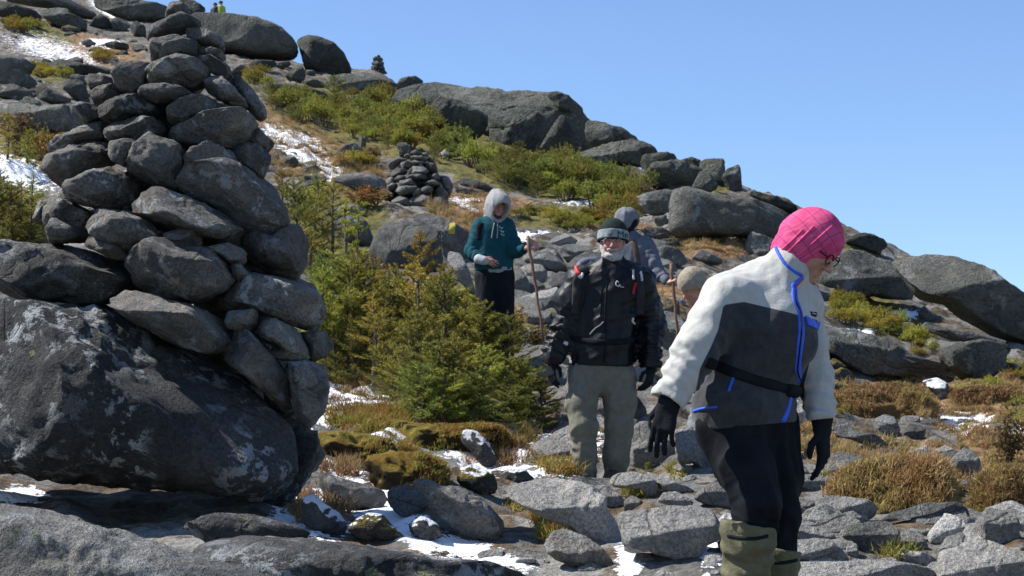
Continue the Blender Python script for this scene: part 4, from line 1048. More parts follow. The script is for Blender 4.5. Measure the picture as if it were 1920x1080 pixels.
def conifer_mat(seed, w=0.75, n=420, needles=10, nl=0.05, nw=0.022, spiky=0.35):
    """wind-clipped dome of shoots"""
    rs = np.random.RandomState(seed)
    wood = []
    B, D, Ln = [], [], []
    lob = [(rs.uniform(-.5, .5) * w, rs.uniform(-.5, .5) * w, rs.uniform(.5, 1.0), rs.uniform(.28, .5) * w) for _ in range(7)]
    for (x, y, h, r) in lob:
        wood.append(tube([(x * .4, y * .4, -0.1), (x * .8, y * .8, h * .5), (x, y, h * .9)], [0.03, 0.02, 0.008], 4, caps=False))
    for k in range(n):
        x, y, h, r = lob[rs.randint(len(lob))]
        q = rs.normal(size=3); q /= np.linalg.norm(q); q[2] = abs(q[2]) * 1.0 - 0.15
        rr = rs.uniform(0.35, 1.0) ** 0.5
        p = np.array([x + q[0] * r * rr, y + q[1] * r * rr, max(0.0, h * 0.55 + q[2] * h * 0.42 * rr)])
        d = q * np.array([1, 1, .6]) + np.array([0, 0, spiky + rs.uniform(0, .5)]) + rs.normal(0, .25, 3)
        B.append(p); D.append(d / np.linalg.norm(d)); Ln.append(rs.uniform(.07, .16))
    for k in range(9):
        x, y, h, r = lob[rs.randint(len(lob))]
        for j in range(4): B.append(np.array([x, y, h * .85 + j * .05])); D.append(np.array([rs.uniform(-.3, .3), rs.uniform(-.3, .3), 1.0])); Ln.append(.12)
    D = np.array(D); D /= np.linalg.norm(D, axis=1)[:, None]
    V, Fc = shoots_mesh(np.array(B), D, np.array(Ln), needles, nl, nw, rs)
    wv, wf = join(wood)
    return (wv, wf), (V, Fc)

def leafy(seed, n=700, size=0.05):
    rs = np.random.RandomState(seed)
    wood = []; C = []
    for k in range(9):
        az = rs.uniform(0, 6.28); r = rs.uniform(.15, .45); h = rs.uniform(.6, 1.0)
        tip = np.array([math.cos(az) * r, math.sin(az) * r, h])
        wood.append(tube([(0, 0, -0.05), tip * np.array([.35, .35, .5]), tip], [0.018, 0.011, 0.004], 4, caps=False))
        for j in range(n // 9):
            f = rs.uniform(.35, 1.05); C.append(tip * np.array([f, f, f]) + rs.normal(0, .07, 3))
    C = np.array(C); m = len(C)
    u = rs.normal(size=(m, 3)); u /= np.linalg.norm(u, axis=1)[:, None]
    w = np.cross(u, rs.normal(size=(m, 3))); w /= np.linalg.norm(w, axis=1)[:, None]
    s = size * rs.uniform(.6, 1.2, (m, 1))
    V = np.stack([C - u * s, C + w * s * .5, C + u * s, C - w * s * .5], 1).reshape(-1, 3)
    wv, wf = join(wood)
    return (wv, wf), (V, np.arange(m * 4).reshape(-1, 4))

PROTO = {}
def proto(key, gen, leaf):
    (wv, wf), (cv, cf) = gen
    t = mesh_obj("trunk", wv, wf, MATS["bark"], origin=(0, 0, 0)); c = mesh_obj("crown", cv, cf, MATS[leaf], origin=(0, 0, 0))
    PROTO[key] = (t.data, c.data)
    bpy.data.objects.remove(t); bpy.data.objects.remove(c)
proto('fir1', conifer_near(1), "needle_green"); proto('fir2', conifer_near(2, 0.5, 52), "needle_green")
proto('fir3', conifer_near(3, 0.36, 42, lean=.08), "needle_dark"); proto('fir4', conifer_near(4, 0.55, 54, power=.6), "needle_dark")
proto('firy', conifer_near(5, 0.34, 30, 9), "needle_yellow"); proto('firy2', conifer_near(6, 0.42, 36, 9), "needle_yellow")
proto('firs', conifer_near(7, 0.26, 20, 7, low=.35), "needle_green")
for k in range(4): proto('mat%d' % k, conifer_mat(20 + k), ["needle_green", "needle_dark", "needle_green", "needle_yellow"][k])
for k in range(2): proto('low%d' % k, conifer_mat(30 + k, 0.8, 360, 10, .06, .024, .1), ["needle_green", "needle_yellow"][k])
proto('leaf1', leafy(40), "leaf_orange"); proto('leaf2', leafy(41), "leaf_brown"); proto('leaf3', leafy(42, 380), "leaf_orange")

_prs = np.random.RandomState(77)
def plant(px, py, hpx, key, name, label, group=None, wide=1.0, d=None, sink=0.03):
    if d is None: d = ground_depth(px, py)
    g = gpoint(px, d); h = hpx * d / F
    e = empty(name, (g[0], g[1], g[2] - sink * h))
    e.rotation_euler = (_prs.uniform(-.08, .08), _prs.uniform(-.08, .08), _prs.uniform(0, 6.28))
    s = h * _prs.uniform(.94, 1.06); e.scale = (s * wide, s * wide, s)
    tag(e, label, "tree" if name.endswith("tree") else "shrub", group)
    for nm, me in zip(("trunk", "crown"), PROTO[key]):
        o = bpy.data.objects.new(nm, me); COL.objects.link(o); o.parent = e
    return e

GN = "young firs in the thicket below the teen"
for px, py, h, k, w in [(632, 712, 160, 'fir2', 1), (668, 722, 130, 'fir4', 1), (705, 735, 175, 'firy2', 1.2), (765, 770, 200, 'fir2', 1.15), (812, 785, 150, 'fir3', 1.4), (858, 790, 170, 'fir1', 1.2), (905, 790, 150, 'fir2', 1.2),
                    (948, 792, 130, 'fir4', 1.25), (985, 800, 140, 'fir1', 1.2), (1016, 806, 105, 'fir3', 1.4), (735, 752, 120, 'fir4', 1.2), (880, 800, 120, 'fir4', 1.5), (830, 798, 110, 'fir1', 1.5), (790, 792, 120, 'fir4', 1.4), (960, 806, 90, 'fir4', 1.5)]:
    plant(px, py, h, k, "fir_tree", "bushy green young fir in the front row of the thicket left of the man", "front row firs of the thicket", w)
for px, py, h, k, w in [(606, 690, 190, 'fir1', 1), (652, 690, 215, 'fir2', 1), (690, 700, 200, 'firy', 1.2), (728, 695, 195, 'fir3', 1.2), (782, 705, 210, 'firy2', 1.0), (830, 700, 190, 'fir4', 1.1), (870, 700, 160, 'firy2', 1.1), (905, 700, 130, 'fir2', 1.2), (952, 700, 115, 'fir4', 1.2), (675, 650, 170, 'fir4', 1.1), (745, 650, 150, 'fir1', 1.2), (615, 640, 170, 'fir4', 1), (810, 650, 130, 'fir2', 1.2), (850, 655, 110, 'fir4', 1.3)]:
    plant(px, py, h, k, "fir_tree", "yellow-green young fir inside the thicket between tall cairn and teen", "inner firs of the thicket", w)
for px, py, h, k, w, l in [(792, 585, 150, 'firy', 1.1, "golden sapling in front of the light boulder left of the teen"), (640, 560, 190, 'firs', 1.2, "spindly fir with a bare dark stem right of the tall cairn"), (668, 480, 120, 'firs', 1.0, "thin dead-topped sapling in front of the whale-shaped boulder"),
                       (700, 580, 110, 'firy2', 1.2, "yellowish bushy fir below the large light boulder"), (745, 600, 110, 'leaf3', 1.2, "orange-leaved bush beneath the golden sapling"), (828, 590, 100, 'firy', 1.3, "yellow-tipped fir bush under the blaze boulder"), (622, 480, 150, 'firy2', 1.0, "tall yellowish fir close to the tall cairn's right edge"),
                       (560, 480, 150, 'fir4', 1.0, "dark dense fir touching the tall cairn's right side"), (590, 440, 110, 'fir2', 1.1, "green fir above the dark dense one beside the tall cairn"), (530, 410, 90, 'firy2', 1.2, "small yellow-green fir peeking out behind the tall cairn"), (585, 540, 120, 'fir1', 1.2, "bright green fir low at the tall cairn's right edge"),
                       (680, 392, 42, 'leaf1', 2.2, "orange low bush left of the middle cairn"), (705, 390, 34, 'leaf3', 2.0, "rust-coloured sprig at the whale-shaped boulder's foot"), (935, 612, 62, 'leaf3', 1.4, "orange-leaved sprig in front of the teen's knees"), (955, 640, 60, 'leaf1', 1.5, "low red-orange shrub right of the teen's knees"), (900, 625, 75, 'fir4', 1.2, "dark green fir tip in front of the teen's legs"), (1000, 655, 50, 'leaf2', 1.8, "brown-green low shrub beside the walking stick's tip"),
                       (725, 700, 95, 'leaf2', 1.2, "brown-twigged leafless bush inside the thicket"), (845, 740, 80, 'leaf3', 1.3, "sparse orange-leaved bush in the middle of the thicket"), (985, 760, 60, 'leaf2', 1.5, "brown scrubby bush at the thicket's right end"), (655, 640, 90, 'leaf1', 1.1, "orange-brown bush near the tall cairn inside the thicket"),
                       (62, 398, 78, 'firs', 1.2, "thin pale sapling standing alone at the far left"), (668, 690, 200, 'firs', 1.0, "bare-stemmed sapling in the thicket right of the tall cairn")]:
    plant(px, py, h, k, "fir_tree" if k.startswith('fir') else "shrub", l, None, w)
for px, py, h, k in [(20, 470, 120, 'fir2'), (55, 460, 95, 'fir1'), (-10, 460, 130, 'fir4'), (40, 420, 80, 'firy2'), (5, 400, 80, 'fir1'), (80, 440, 50, 'fir4')]:
    plant(px, py, h, k, "fir_tree", "green fir at the left edge beside the tall cairn's base", "firs left of the tall cairn", 1.1)
for px, py, h, k in [(15, 300, 90, 'firy2'), (50, 305, 70, 'fir1'), (85, 305, 55, 'leaf1'), (30, 290, 80, 'leaf2'), (70, 298, 60, 'mat0')]:
    plant(px, py, h, k, "shrub", "yellow-green bush at the left edge above the snow patch", "bushes above the left snow patch", 1.2)

def thicket(poly, n, h0, h1, keys, label, group, wide=1.3, seed=1, name="spruce_tree"):
    rs = np.random.RandomState(seed); poly = np.array(poly, float); k = 0; tries = 0
    x0, y0 = poly.min(0); x1, y1 = poly.max(0)
    while k < n and tries < 5000:
        tries += 1
        x, y = rs.uniform(x0, x1), rs.uniform(y0, y1)
        inside = False; j = len(poly) - 1
        for i in range(len(poly)):
            if (poly[i, 1] > y) != (poly[j, 1] > y) and x < (poly[j, 0] - poly[i, 0]) * (y - poly[i, 1]) / (poly[j, 1] - poly[i, 1]) + poly[i, 0]: inside = not inside
            j = i
        if not inside: continue
        plant(x, y, rs.uniform(h0, h1), keys[rs.randint(len(keys))], name, label, group, wide * rs.uniform(.85, 1.2)); k += 1
thicket([(500, 190), (560, 180), (700, 190), (770, 230), (840, 270), (860, 300), (760, 292), (640, 262), (560, 240), (500, 222)], 62, 26, 52, ['mat0', 'mat1', 'mat2', 'mat3', 'mat1', 'fir4'],
        "low wind-clipped spruce in the green band between summit domes and middle cairn", "krummholz spruces of the upper band", 1.15, 3)
thicket([(830, 270), (900, 285), (1000, 310), (1100, 330), (1210, 345), (1215, 395), (1150, 400), (1060, 385), (960, 352), (850, 318), (810, 300)], 70, 30, 60, ['mat0', 'mat1', 'mat1', 'mat2', 'fir4', 'mat1'],
        "low dark spruce in the dense band under the great humped outcrop", "krummholz spruces under the great outcrop", 1.15, 4)
thicket([(1110, 375), (1210, 370), (1215, 420), (1190, 440), (1130, 425)], 12, 38, 62, ['mat1', 'mat2', 'mat3', 'leaf2'], "taller olive spruce bush right above the hooded walker", "spruces above the hooded walker", 1.0, 5)
thicket([(960, 400), (1100, 400), (1140, 425), (1100, 440), (1000, 430)], 22, 14, 26, ['low0', 'low1'], "low bright green juniper mat on the slope behind the man's hat", "low mats behind the man", 1.6, 6, "juniper_shrub")
thicket([(1555, 575), (1600, 570), (1700, 630), (1760, 665), (1740, 680), (1650, 625), (1560, 600)], 30, 20, 44, ['mat0', 'low0', 'low1', 'mat3'], "yellow-green shrub on the ledge between the right-hand slabs", "shrubs on the right-hand ledge", 1.2, 7, "juniper_shrub")
thicket([(0, 38), (70, 50), (85, 72), (0, 62)], 12, 14, 22, ['low0', 'low1'], "small green mat at the top left among snow", "green mats at the top left", 1.6, 8, "juniper_shrub")
thicket([(45, 128), (120, 132), (128, 150), (60, 142)], 10, 16, 24, ['low0', 'low1'], "mossy green mat on the bedrock at upper left", "green mats on the upper left bedrock", 1.6, 9, "juniper_shrub")
thicket([(155, 100), (220, 105), (220, 120), (160, 116)], 7, 14, 24, ['low1', 'leaf2'], "small brownish green mat left of the cairn's top stones", "brown mats left of the cairn top", 1.5, 10, "juniper_shrub")
thicket([(440, 140), (500, 138), (505, 165), (450, 165)], 7, 18, 30, ['mat0', 'low1'], "small green bush between the tall cairn's top and summit domes", "bushes right of the cairn top", 1.3, 11, "juniper_shrub")
thicket([(630, 300), (720, 290), (740, 318), (650, 320)], 7, 18, 32, ['low1', 'leaf2', 'mat3'], "small olive bush on the scree above the whale-shaped boulder", "bushes above the whale-shaped boulder", 1.4, 12, "juniper_shrub")
thicket([(1840, 700), (1920, 690), (1920, 725), (1850, 725)], 6, 20, 34, ['low1', 'low0'], "yellow bush at the right edge below the squat dark boulder", "yellow bushes at the right edge", 1.4, 13, "juniper_shrub")
for px, py, h, k, l in [(1585, 447, 22, 'firs', "tiny fir standing on the skyline right of the pink hat"), (1168, 246, 18, 'firs', "tiny dead sapling on the skyline above the pale cracked boulder"), (815, 158, 12, 'firs', "tiny sapling on the great outcrop's skyline, left one"), (828, 158, 10, 'firs', "tiniest sapling on the great outcrop's skyline, right one"),
                    (1890, 880, 110, 'leaf2', "brown heathery bush at the right edge of the meadow"), (1905, 810, 80, 'firs', "thin green sapling at the right edge above the brown bush"), (1215, 905, 40, 'fir4', "little green tuft plant in the snow left of the man's boots")]:
    plant(px, py, h, k, "fir_tree" if k.startswith('fir') else "shrub", l)

# ---------------------------------------------------------------- grass: blades on the turf and between the rocks
def blades(pts, nrm, n_each, length, width, mat, name, seed, lean=0.5):
    rs = np.random.RandomState(seed)
    Pn = np.repeat(np.asarray(pts), n_each, 0); N = np.repeat(np.asarray(nrm), n_each, 0)
    m = len(Pn)
    Pn = Pn + rs.normal(0, 0.02, (m, 3)) * np.array([1, 1, 0.2])
    up = N * 0.35 + np.array([0.05, -.05, 0.5]) + rs.normal(0, lean * .55, (m, 3)); up /= np.linalg.norm(up, axis=1)[:, None]
    side = np.cross(up, rs.normal(size=(m, 3))); side /= np.linalg.norm(side, axis=1)[:, None]
    fw = np.cross(side, up)
    L = length * rs.uniform(.5, 1.2, (m, 1)) * (0.95 + 0.9 * np.clip(vnoise(Pn * 3.1), -.7, 1))[:, None]; W = width * rs.uniform(.7, 1.3, (m, 1))
    a = Pn - side * W - up * .02; b_ = Pn + side * W - up * .02
    c = Pn + up * L * .55 - side * W * .7 + fw * L * .12; d = Pn + up * L * .55 + side * W * .7 + fw * L * .12
    e = Pn + up * L * .9 + fw * L * .45
    V = np.stack([a, b_, d, c, e], 1).reshape(-1, 3)
    base = np.arange(m)[:, None] * 5
    Fq = np.concatenate([base + np.array([[0, 1, 2]]), base + np.array([[0, 2, 3]]), base + np.array([[3, 2, 4]])], 0)
    o = mesh_obj(name, V, Fq, MATS[mat], origin=(0, 0, 0), smooth=False)
    return o

def tri_sample(V, Fc, n, rs, upmin=0.15):
    a, b_, c = V[Fc[:, 0]], V[Fc[:, 1]], V[Fc[:, 2]]
    nn = np.cross(b_ - a, c - a); ar = np.linalg.norm(nn, axis=1); nn = nn / (ar[:, None] + 1e-12)
    w = ar * (nn[:, 2] > upmin); w /= w.sum()
    i = rs.choice(len(Fc), n, p=w)
    r1 = np.sqrt(rs.rand(n, 1)); r2 = rs.rand(n, 1)
    return a[i] * (1 - r1) + b_[i] * r1 * (1 - r2) + c[i] * r1 * r2, nn[i]

for o, V, Fc, pts in ROCKS:
    if not o.name.startswith("turf_mound"): continue
    m = o.data.materials[0].name
    rs = np.random.RandomState(len(V))
    d = V[:, 1].mean(); area = (pts.max(0) - pts.min(0)).prod()
    n = int(np.clip(area / 5, 500, 3200))
    p, nr_ = tri_sample(V, Fc, n, rs, 0.1); kk = vnoise(p * 2.6 + 4) > -.28; p, nr_ = p[kk], nr_[kk]
    g = blades(p, nr_, 5, 0.042 if m == "turf_brown" else 0.02, 0.0022 * d / 10 + .001, ("grass_heather" if "heather" in o['label'] or "snow" in o['label'] else "grass_brown") if m == "turf_brown" else "grass_moss", "grass", len(V) + 1)
    if m == "turf_brown":
        p2, n2 = tri_sample(V, Fc, n // 5, rs, 0.1); k_ = vnoise(p2 * 2.2) > 0.05
        g2 = blades(p2[k_], n2[k_], 6, 0.055, 0.0022 * d / 10 + .001, "grass_green", "grass", len(V) + 2)
        g2.name = "green_grass"; g2.parent = o; g2.location = -np.array(o['_org']); g2['kind'] = 'stuff'
    g.name = "turf_grass"; g.parent = o; g.location = -np.array(o['_org']); g['kind'] = 'stuff'

def zone_grass(blobs, n, length, mat, name, label, seed, dmax=60):
    rs = np.random.RandomState(seed); pts = []
    wts = np.array([b_[2] * b_[3] for b_ in blobs], float); wts /= wts.sum()
    while len(pts) < n:
        b_ = blobs[rs.choice(len(blobs), p=wts)]
        a, r = rs.uniform(0, 6.28), math.sqrt(rs.rand())
        px, py = b_[0] + b_[2] * r * math.cos(a), b_[1] + b_[3] * r * math.sin(a)
        d = _gd(px, py)
        if d < dmax and vnoise(np.array([[px / 23.0, py / 14.0, 3.0]]))[0] > -0.35: pts.append(gpoint(px, d))
    pts = np.array(pts)
    big = np.clip(pts[:, 1] / 14, .8, 3)
    o = blades(pts, np.tile([[0, 0, 1.0]], (len(pts), 1)), 6, length, 0.0035, mat, name, seed, 0.8)
    tag(o, label, "grass", kind='stuff')
# quick lookup table for the ground distance at a photo point
_gx = np.linspace(-100, 2020, 107); _gy = np.linspace(0, 1100, 111)
_dd = np.geomspace(3, 160, 2600); _GT = np.zeros((111, 107))
for i_, x_ in enumerate(_gx):
    g_ = np.minimum.accumulate(HY - F * ground_z(np.full_like(_dd, (x_ - 960) / F), _dd) / _dd)
    for j_, y_ in enumerate(_gy):
        k_ = int(np.searchsorted(-g_, -y_)); _GT[j_, i_] = _dd[k_] if k_ < 2600 else 60.0
def _gd(px, py):
    i = int(np.clip((px + 100) / 20, 0, 106)); j = int(np.clip(py / 10, 0, 110))
    return _GT[j, i]
zone_grass([(1720, 750, 170, 40), (1690, 890, 160, 50), (1880, 850, 90, 90), (1880, 740, 80, 30), (1550, 830, 60, 40), (1240, 560, 60, 30), (1330, 465, 80, 22)], 6000, 0.085, "grass_brown", "meadow_grass", "dry brown grass on the right-hand meadow", 3)
zone_grass([(680, 705, 80, 25), (760, 795, 150, 25), (1060, 870, 60, 25), (940, 830, 60, 20), (1000, 960, 60, 25), (1040, 990, 30, 40), (720, 850, 60, 20)], 3200, 0.09, "grass_moss", "moor_grass", "orange and yellow moor grass around the snow patches", 4)
zone_grass([(1700, 900, 80, 20), (1560, 765, 50, 15), (1900, 760, 40, 20), (1740, 920, 60, 20), (1190, 930, 20, 14), (1270, 895, 15, 8), (1690, 1050, 30, 8)], 1500, 0.08, "grass_green", "green_grass", "fresh green grass tufts between the right-hand rocks", 5)
zone_grass([(560, 250, 110, 35, 20), (620, 310, 120, 40), (880, 400, 80, 40), (700, 330, 60, 20)], 2500, 0.16, "grass_brown", "slope_grass", "sparse brown grass on the scree between the cairns", 6)
zone_grass([(690, 752, 110, 32, 15), (960, 845, 110, 34), (640, 885, 40, 18), (1100, 820, 30, 50), (600, 960, 60, 35)], 1500, 0.075, "grass_heather", "dead_grass", "thin dead grass stems poking through the snow", 8)
zone_grass([(1830, 800, 80, 30), (1740, 890, 60, 25)], 500, 0.07, "grass_heather", "dead_stems", "thin dead stems poking through the right-hand snow", 9)
# ---------------------------------------------------------------- people: bodies and clothes grown from distance fields
class Sdf:
    def __init__(s, lo, hi, h):
        s.lo = np.array(lo, float); s.h = h
        n = np.ceil((np.array(hi, float) - s.lo) / h).astype(int) + 1
        s.n = n; s.f = np.full(n, 0.25, np.float32)
        s.ax = [s.lo[i] + h * np.arange(n[i]) for i in range(3)]
    def sub(s, lo, hi):
        i0 = np.clip(np.floor((np.minimum(lo, hi) - s.lo) / s.h).astype(int), 0, s.n - 1)
        i1 = np.clip(np.ceil((np.maximum(lo, hi) - s.lo) / s.h).astype(int) + 1, 1, s.n)
        sl = tuple(slice(a, b_) for a, b_ in zip(i0, i1))
        X, Y, Z = np.meshgrid(s.ax[0][sl[0]], s.ax[1][sl[1]], s.ax[2][sl[2]], indexing='ij')
        return sl, np.stack([X, Y, Z], -1)
    def put(s, sl, d, k, op='u'):
        f = s.f[sl]
        if op == 'u':
            if k > 0:
                hh = np.clip(0.5 + 0.5 * (f - d) / k, 0, 1); r = f * (1 - hh) + d * hh - k * hh * (1 - hh)
            else: r = np.minimum(f, d)
        else:
            d = -d
            if k > 0:
                hh = np.clip(0.5 - 0.5 * (f - d) / k, 0, 1); r = f * (1 - hh) + d * hh + k * hh * (1 - hh)
            else: r = np.maximum(f, d)
        s.f[sl] = r
    def cone(s, a, b_, ra, rb, k=0.03, flat=None, fs=1.0, wr=None, op='u'):
        """tapered limb from a to b; flat/fs squeezes the section along one direction; wr=(amplitude, wavelength, seed) cloth folds"""
        a, b_ = np.asarray(a, float), np.asarray(b_, float)
        m = max(ra, rb) * max(1, fs) + k + 3 * s.h
        sl, p = s.sub(np.minimum(a, b_) - m, np.maximum(a, b_) + m)
        ab = b_ - a; L2 = ab @ ab + 1e-12
        t = np.clip(((p - a) @ ab) / L2, 0, 1)
        v = p - (a + t[..., None] * ab)
        if flat is not None:
            w = np.asarray(flat, float); w = w / np.linalg.norm(w)
            v = v + (v @ w)[..., None] * w * (1 / fs - 1)
        d = np.linalg.norm(v, axis=-1) - (ra + (rb - ra) * t)
        if wr is not None:
            amp, lam, sd = wr
            e1 = np.cross(ab, [0.3, 0.9, 0.2]); e1 /= np.linalg.norm(e1); e2 = np.cross(ab / math.sqrt(L2), e1)
            an = np.arctan2(v @ e2, v @ e1)
            ph = 2 * math.pi * t * math.sqrt(L2) / lam
            d = d + amp * (np.sin(ph + 1.3 * np.sin(an + sd) + 0.8 * np.sin(2 * an + 2 * sd + ph * .3)) * (0.6 + 0.4 * np.sin(an * 1 + sd * 3))
                           + 0.5 * np.sin(ph * 1.7 + 2 * an + sd))
        s.put(sl, d.astype(np.float32), k, op)
        return s
    def chain(s, pts, rad, k=0.03, **kw):
        for i in range(len(pts) - 1): s.cone(pts[i], pts[i + 1], rad[i], rad[i + 1], k, **kw)
        return s
    def ell(s, c, r, k=0.03, R=None, op='u'):
        c = np.asarray(c, float); r = np.asarray(r, float); m = r.max() + k + 3 * s.h
        sl, p = s.sub(c - m, c + m)
        q = p - c
        if R is not None: q = q @ np.asarray(R).T      # rows of R = local axes
        l = np.linalg.norm(q / r, axis=-1); l2 = np.linalg.norm(q / (r * r), axis=-1) + 1e-9
        d = l * (l - 1) / l2
        s.put(sl, d.astype(np.float32), k, op)
        return s
    def cut(s, p0, n, k=0.0):
        """keep the side the normal points away from"""
        X, Y, Z = np.meshgrid(*s.ax, indexing='ij')
        n = np.asarray(n, float); n = n / np.linalg.norm(n)
        d = (X - p0[0]) * n[0] + (Y - p0[1]) * n[1] + (Z - p0[2]) * n[2]
        s.f = np.maximum(s.f, d.astype(np.float32))
        return s
    def wob(s, amp, freq, seed=0, oct=3):
        idx = np.nonzero(np.abs(s.f) < amp * 3 + 3 * s.h)
        p = np.stack([s.ax[i][idx[i]] for i in range(3)], -1)
        s.f[idx] += (amp * fbm(p * freq + seed * 7.7, oct)).astype(np.float32)
        return s
    def fold(s, c0, direction, amp, lam, seed=0, region=None):
        """long soft creases running along a direction"""
        idx = np.nonzero(np.abs(s.f) < amp * 3 + 3 * s.h)
        p = np.stack([s.ax[i][idx[i]] for i in range(3)], -1)
        dr = np.asarray(direction, float); dr /= np.linalg.norm(dr)
        q = p - dr * ((p @ dr) * 0.75)[:, None]
        v = ridged(q / lam + seed * 3.1, 2) * 0.5
        w = 1.0
        if region is not None: w = np.clip(1 - np.linalg.norm(p - np.asarray(region[0]), axis=1) / region[1], 0, 1)
        s.f[idx] += (-amp * v * w).astype(np.float32)
        return s
    def mesh(s):
        f = s.f
        ins = f < 0
        n = f.shape
        c = np.zeros((n[0] - 1, n[1] - 1, n[2] - 1), np.int8)
        for dx in (0, 1):
            for dy in (0, 1):
                for dz in (0, 1):
                    c += ins[dx:n[0] - 1 + dx, dy:n[1] - 1 + dy, dz:n[2] - 1 + dz]
        act = np.argwhere((c > 0) & (c < 8))
        idx = -np.ones(c.shape, np.int64); idx[tuple(act.T)] = np.arange(len(act))
        acc = np.zeros((len(act), 3)); cnt = np.zeros(len(act))
        E = []
        cs = [(0, 0, 0), (1, 0, 0), (0, 1, 0), (1, 1, 0), (0, 0, 1), (1, 0, 1), (0, 1, 1), (1, 1, 1)]
        for a in cs:
            for ax in range(3):
                if a[ax] == 0:
                    b_ = list(a); b_[ax] = 1; E.append((a, tuple(b_), ax))
        for a, b_, ax in E:
            fa = f[act[:, 0] + a[0], act[:, 1] + a[1], act[:, 2] + a[2]]; fb = f[act[:, 0] + b_[0], act[:, 1] + b_[1], act[:, 2] + b_[2]]
            m = (fa < 0) != (fb < 0)
            t = np.where(m, fa / (fa - fb + 1e-12), 0)
            pp = np.tile(np.array(a, float), (len(act), 1)); pp[:, ax] += t
            acc += pp * m[:, None]; cnt += m
        V = s.lo + s.h * (act + acc / cnt[:, None])
        Q = []
        for ax in range(3):
            o1, o2 = [(1, 2), (2, 0), (0, 1)][ax]
            sl0 = [slice(None)] * 3; sl1 = [slice(None)] * 3; sl0[ax] = slice(0, n[ax] - 1); sl1[ax] = slice(1, n[ax])
            a, b_ = ins[tuple(sl0)], ins[tuple(sl1)]
            e = np.argwhere(a != b_); fl = a[tuple(e.T)]
            ok = (e[:, o1] > 0) & (e[:, o2] > 0) & (e[:, o1] < n[o1] - 1) & (e[:, o2] < n[o2] - 1)
            e, fl = e[ok], fl[ok]
            d1 = np.zeros(3, int); d1[o1] = 1; d2 = np.zeros(3, int); d2[o2] = 1
            q = np.stack([idx[tuple((e - d1 - d2).T)], idx[tuple((e - d2).T)], idx[tuple(e.T)], idx[tuple((e - d1).T)]], 1)
            q[~fl] = q[~fl][:, ::-1]
            Q.append(q)
        Q = np.concatenate(Q)
        return V, Q[(Q >= 0).all(1)]

def nrmz(v): v = np.asarray(v, float); return v / (np.linalg.norm(v) + 1e-12)

def head_sdf(S, c, fw, up, sc=1.0, k=0.012):
    """a head with brow, nose, lips, chin, ears; c = centre of the skull"""
    fw = nrmz(fw); rt = nrmz(np.cross(fw, up)); up = np.cross(rt, fw)
    R = np.stack([rt, fw, up])
    L = lambda x, y, z: np.asarray(c) + sc * (rt * x + fw * y + up * z)
    S.ell(L(0, -.012, .025), np.array([.074, .094, .088]) * sc, k, R)
    S.ell(L(0, .022, -.045), np.array([.060, .064, .075]) * sc, .03 * sc, R)          # face / jaw
    S.ell(L(0, .066, -.098), np.array([.024, .020, .018]) * sc, .03 * sc, R)          # chin
    for x in (-1, 1):
        S.ell(L(x * .036, .060, -.035), np.array([.022, .020, .022]) * sc, .02 * sc, R)   # cheek
        S.ell(L(x * .031, .083, .006), np.array([.017, .016, .012]) * sc, .01 * sc, R, op='s')  # eye socket
        S.ell(L(x * .031, .071, .005), np.array([.0125, .0125, .0115]) * sc, .003, R)     # eyeball and lids
        S.cone(L(x * .014, .089, .024), L(x * .048, .076, .024), .008 * sc, .006 * sc, .012 * sc)  # brow
        S.ell(L(x * .076, -.012, -.012), np.array([.010, .022, .033]) * sc, .006, R)      # ear
    S.cone(L(0, .086, .012), L(0, .108, -.030), .007 * sc, .0125 * sc, .012 * sc)     # nose
    for x in (-1, 1): S.ell(L(x * .012, .098, -.034), np.array([.009, .011, .008]) * sc, .008 * sc, R)
    S.cone(L(-.020, .082, -.062), L(.020, .082, -.062), .0065 * sc, .0065 * sc, .006)  # lips
    S.cone(L(-.018, .081, -.072), L(.018, .081, -.072), .0075 * sc, .0075 * sc, .006)
    S.cone(L(-.022, .094, -.067), L(.022, .094, -.067), .003, .003, .003, op='s')
    return L, R

def hand_sdf(S, w, d, n, side, sc=1.0, curl=(.35, .4, .45, .5), r=.0088, spread=.1, thumb=.6):
    """w wrist, d towards the fingertips, n out of the back of the hand, side = direction of the thumb"""
    d = nrmz(d); n = nrmz(np.asarray(n) - d * (np.asarray(n) @ d)); s = nrmz(np.asarray(side) - d * (np.asarray(side) @ d) - n * (np.asarray(side) @ n))
    w = np.asarray(w, float); L = lambda a, b_, c: w + sc * (d * a + s * b_ + n * c)
    for b_ in (-.024, -.008, .009, .025):
        S.cone(L(0, b_ * .7, 0), L(.092, b_ * 1.1, 0), .019 * sc, .013 * sc, .012)
    lens = [(.038, .024, .020), (.044, .028, .022), (.041, .026, .021), (.031, .020, .018)]
    for i in range(4):
        b_ = (.031, .011, -.010, -.030)[i]
        p = L((.092, .096, .092, .084)[i], b_, 0); a = 0.0; rr = r * sc * (1.0, 1.04, 1.0, .88)[i]
        fd = nrmz(d + s * spread * (1.2, .4, -.4, -1.3)[i])
        for j, l in enumerate(lens[i]):
            a += curl[i] * (0.9, 1.1, .8)[j]
            q = p + sc * l * (fd * math.cos(a) - n * math.sin(a))
            S.cone(p, q, rr, rr * .92, .0035 if j else .006); p = q; rr *= .92
    t0 = L(.025, .028, -.004); t1 = L(.055, .052, -.016 - .02 * thumb); t2 = L(.082, .056 - .012 * thumb, -.022 - .03 * thumb); t3 = L(.102, .052 - .022 * thumb, -.026 - .036 * thumb)
    S.chain([t0, t1, t2, t3], [.016 * sc, .0125 * sc, .0108 * sc, .009 * sc], .006)

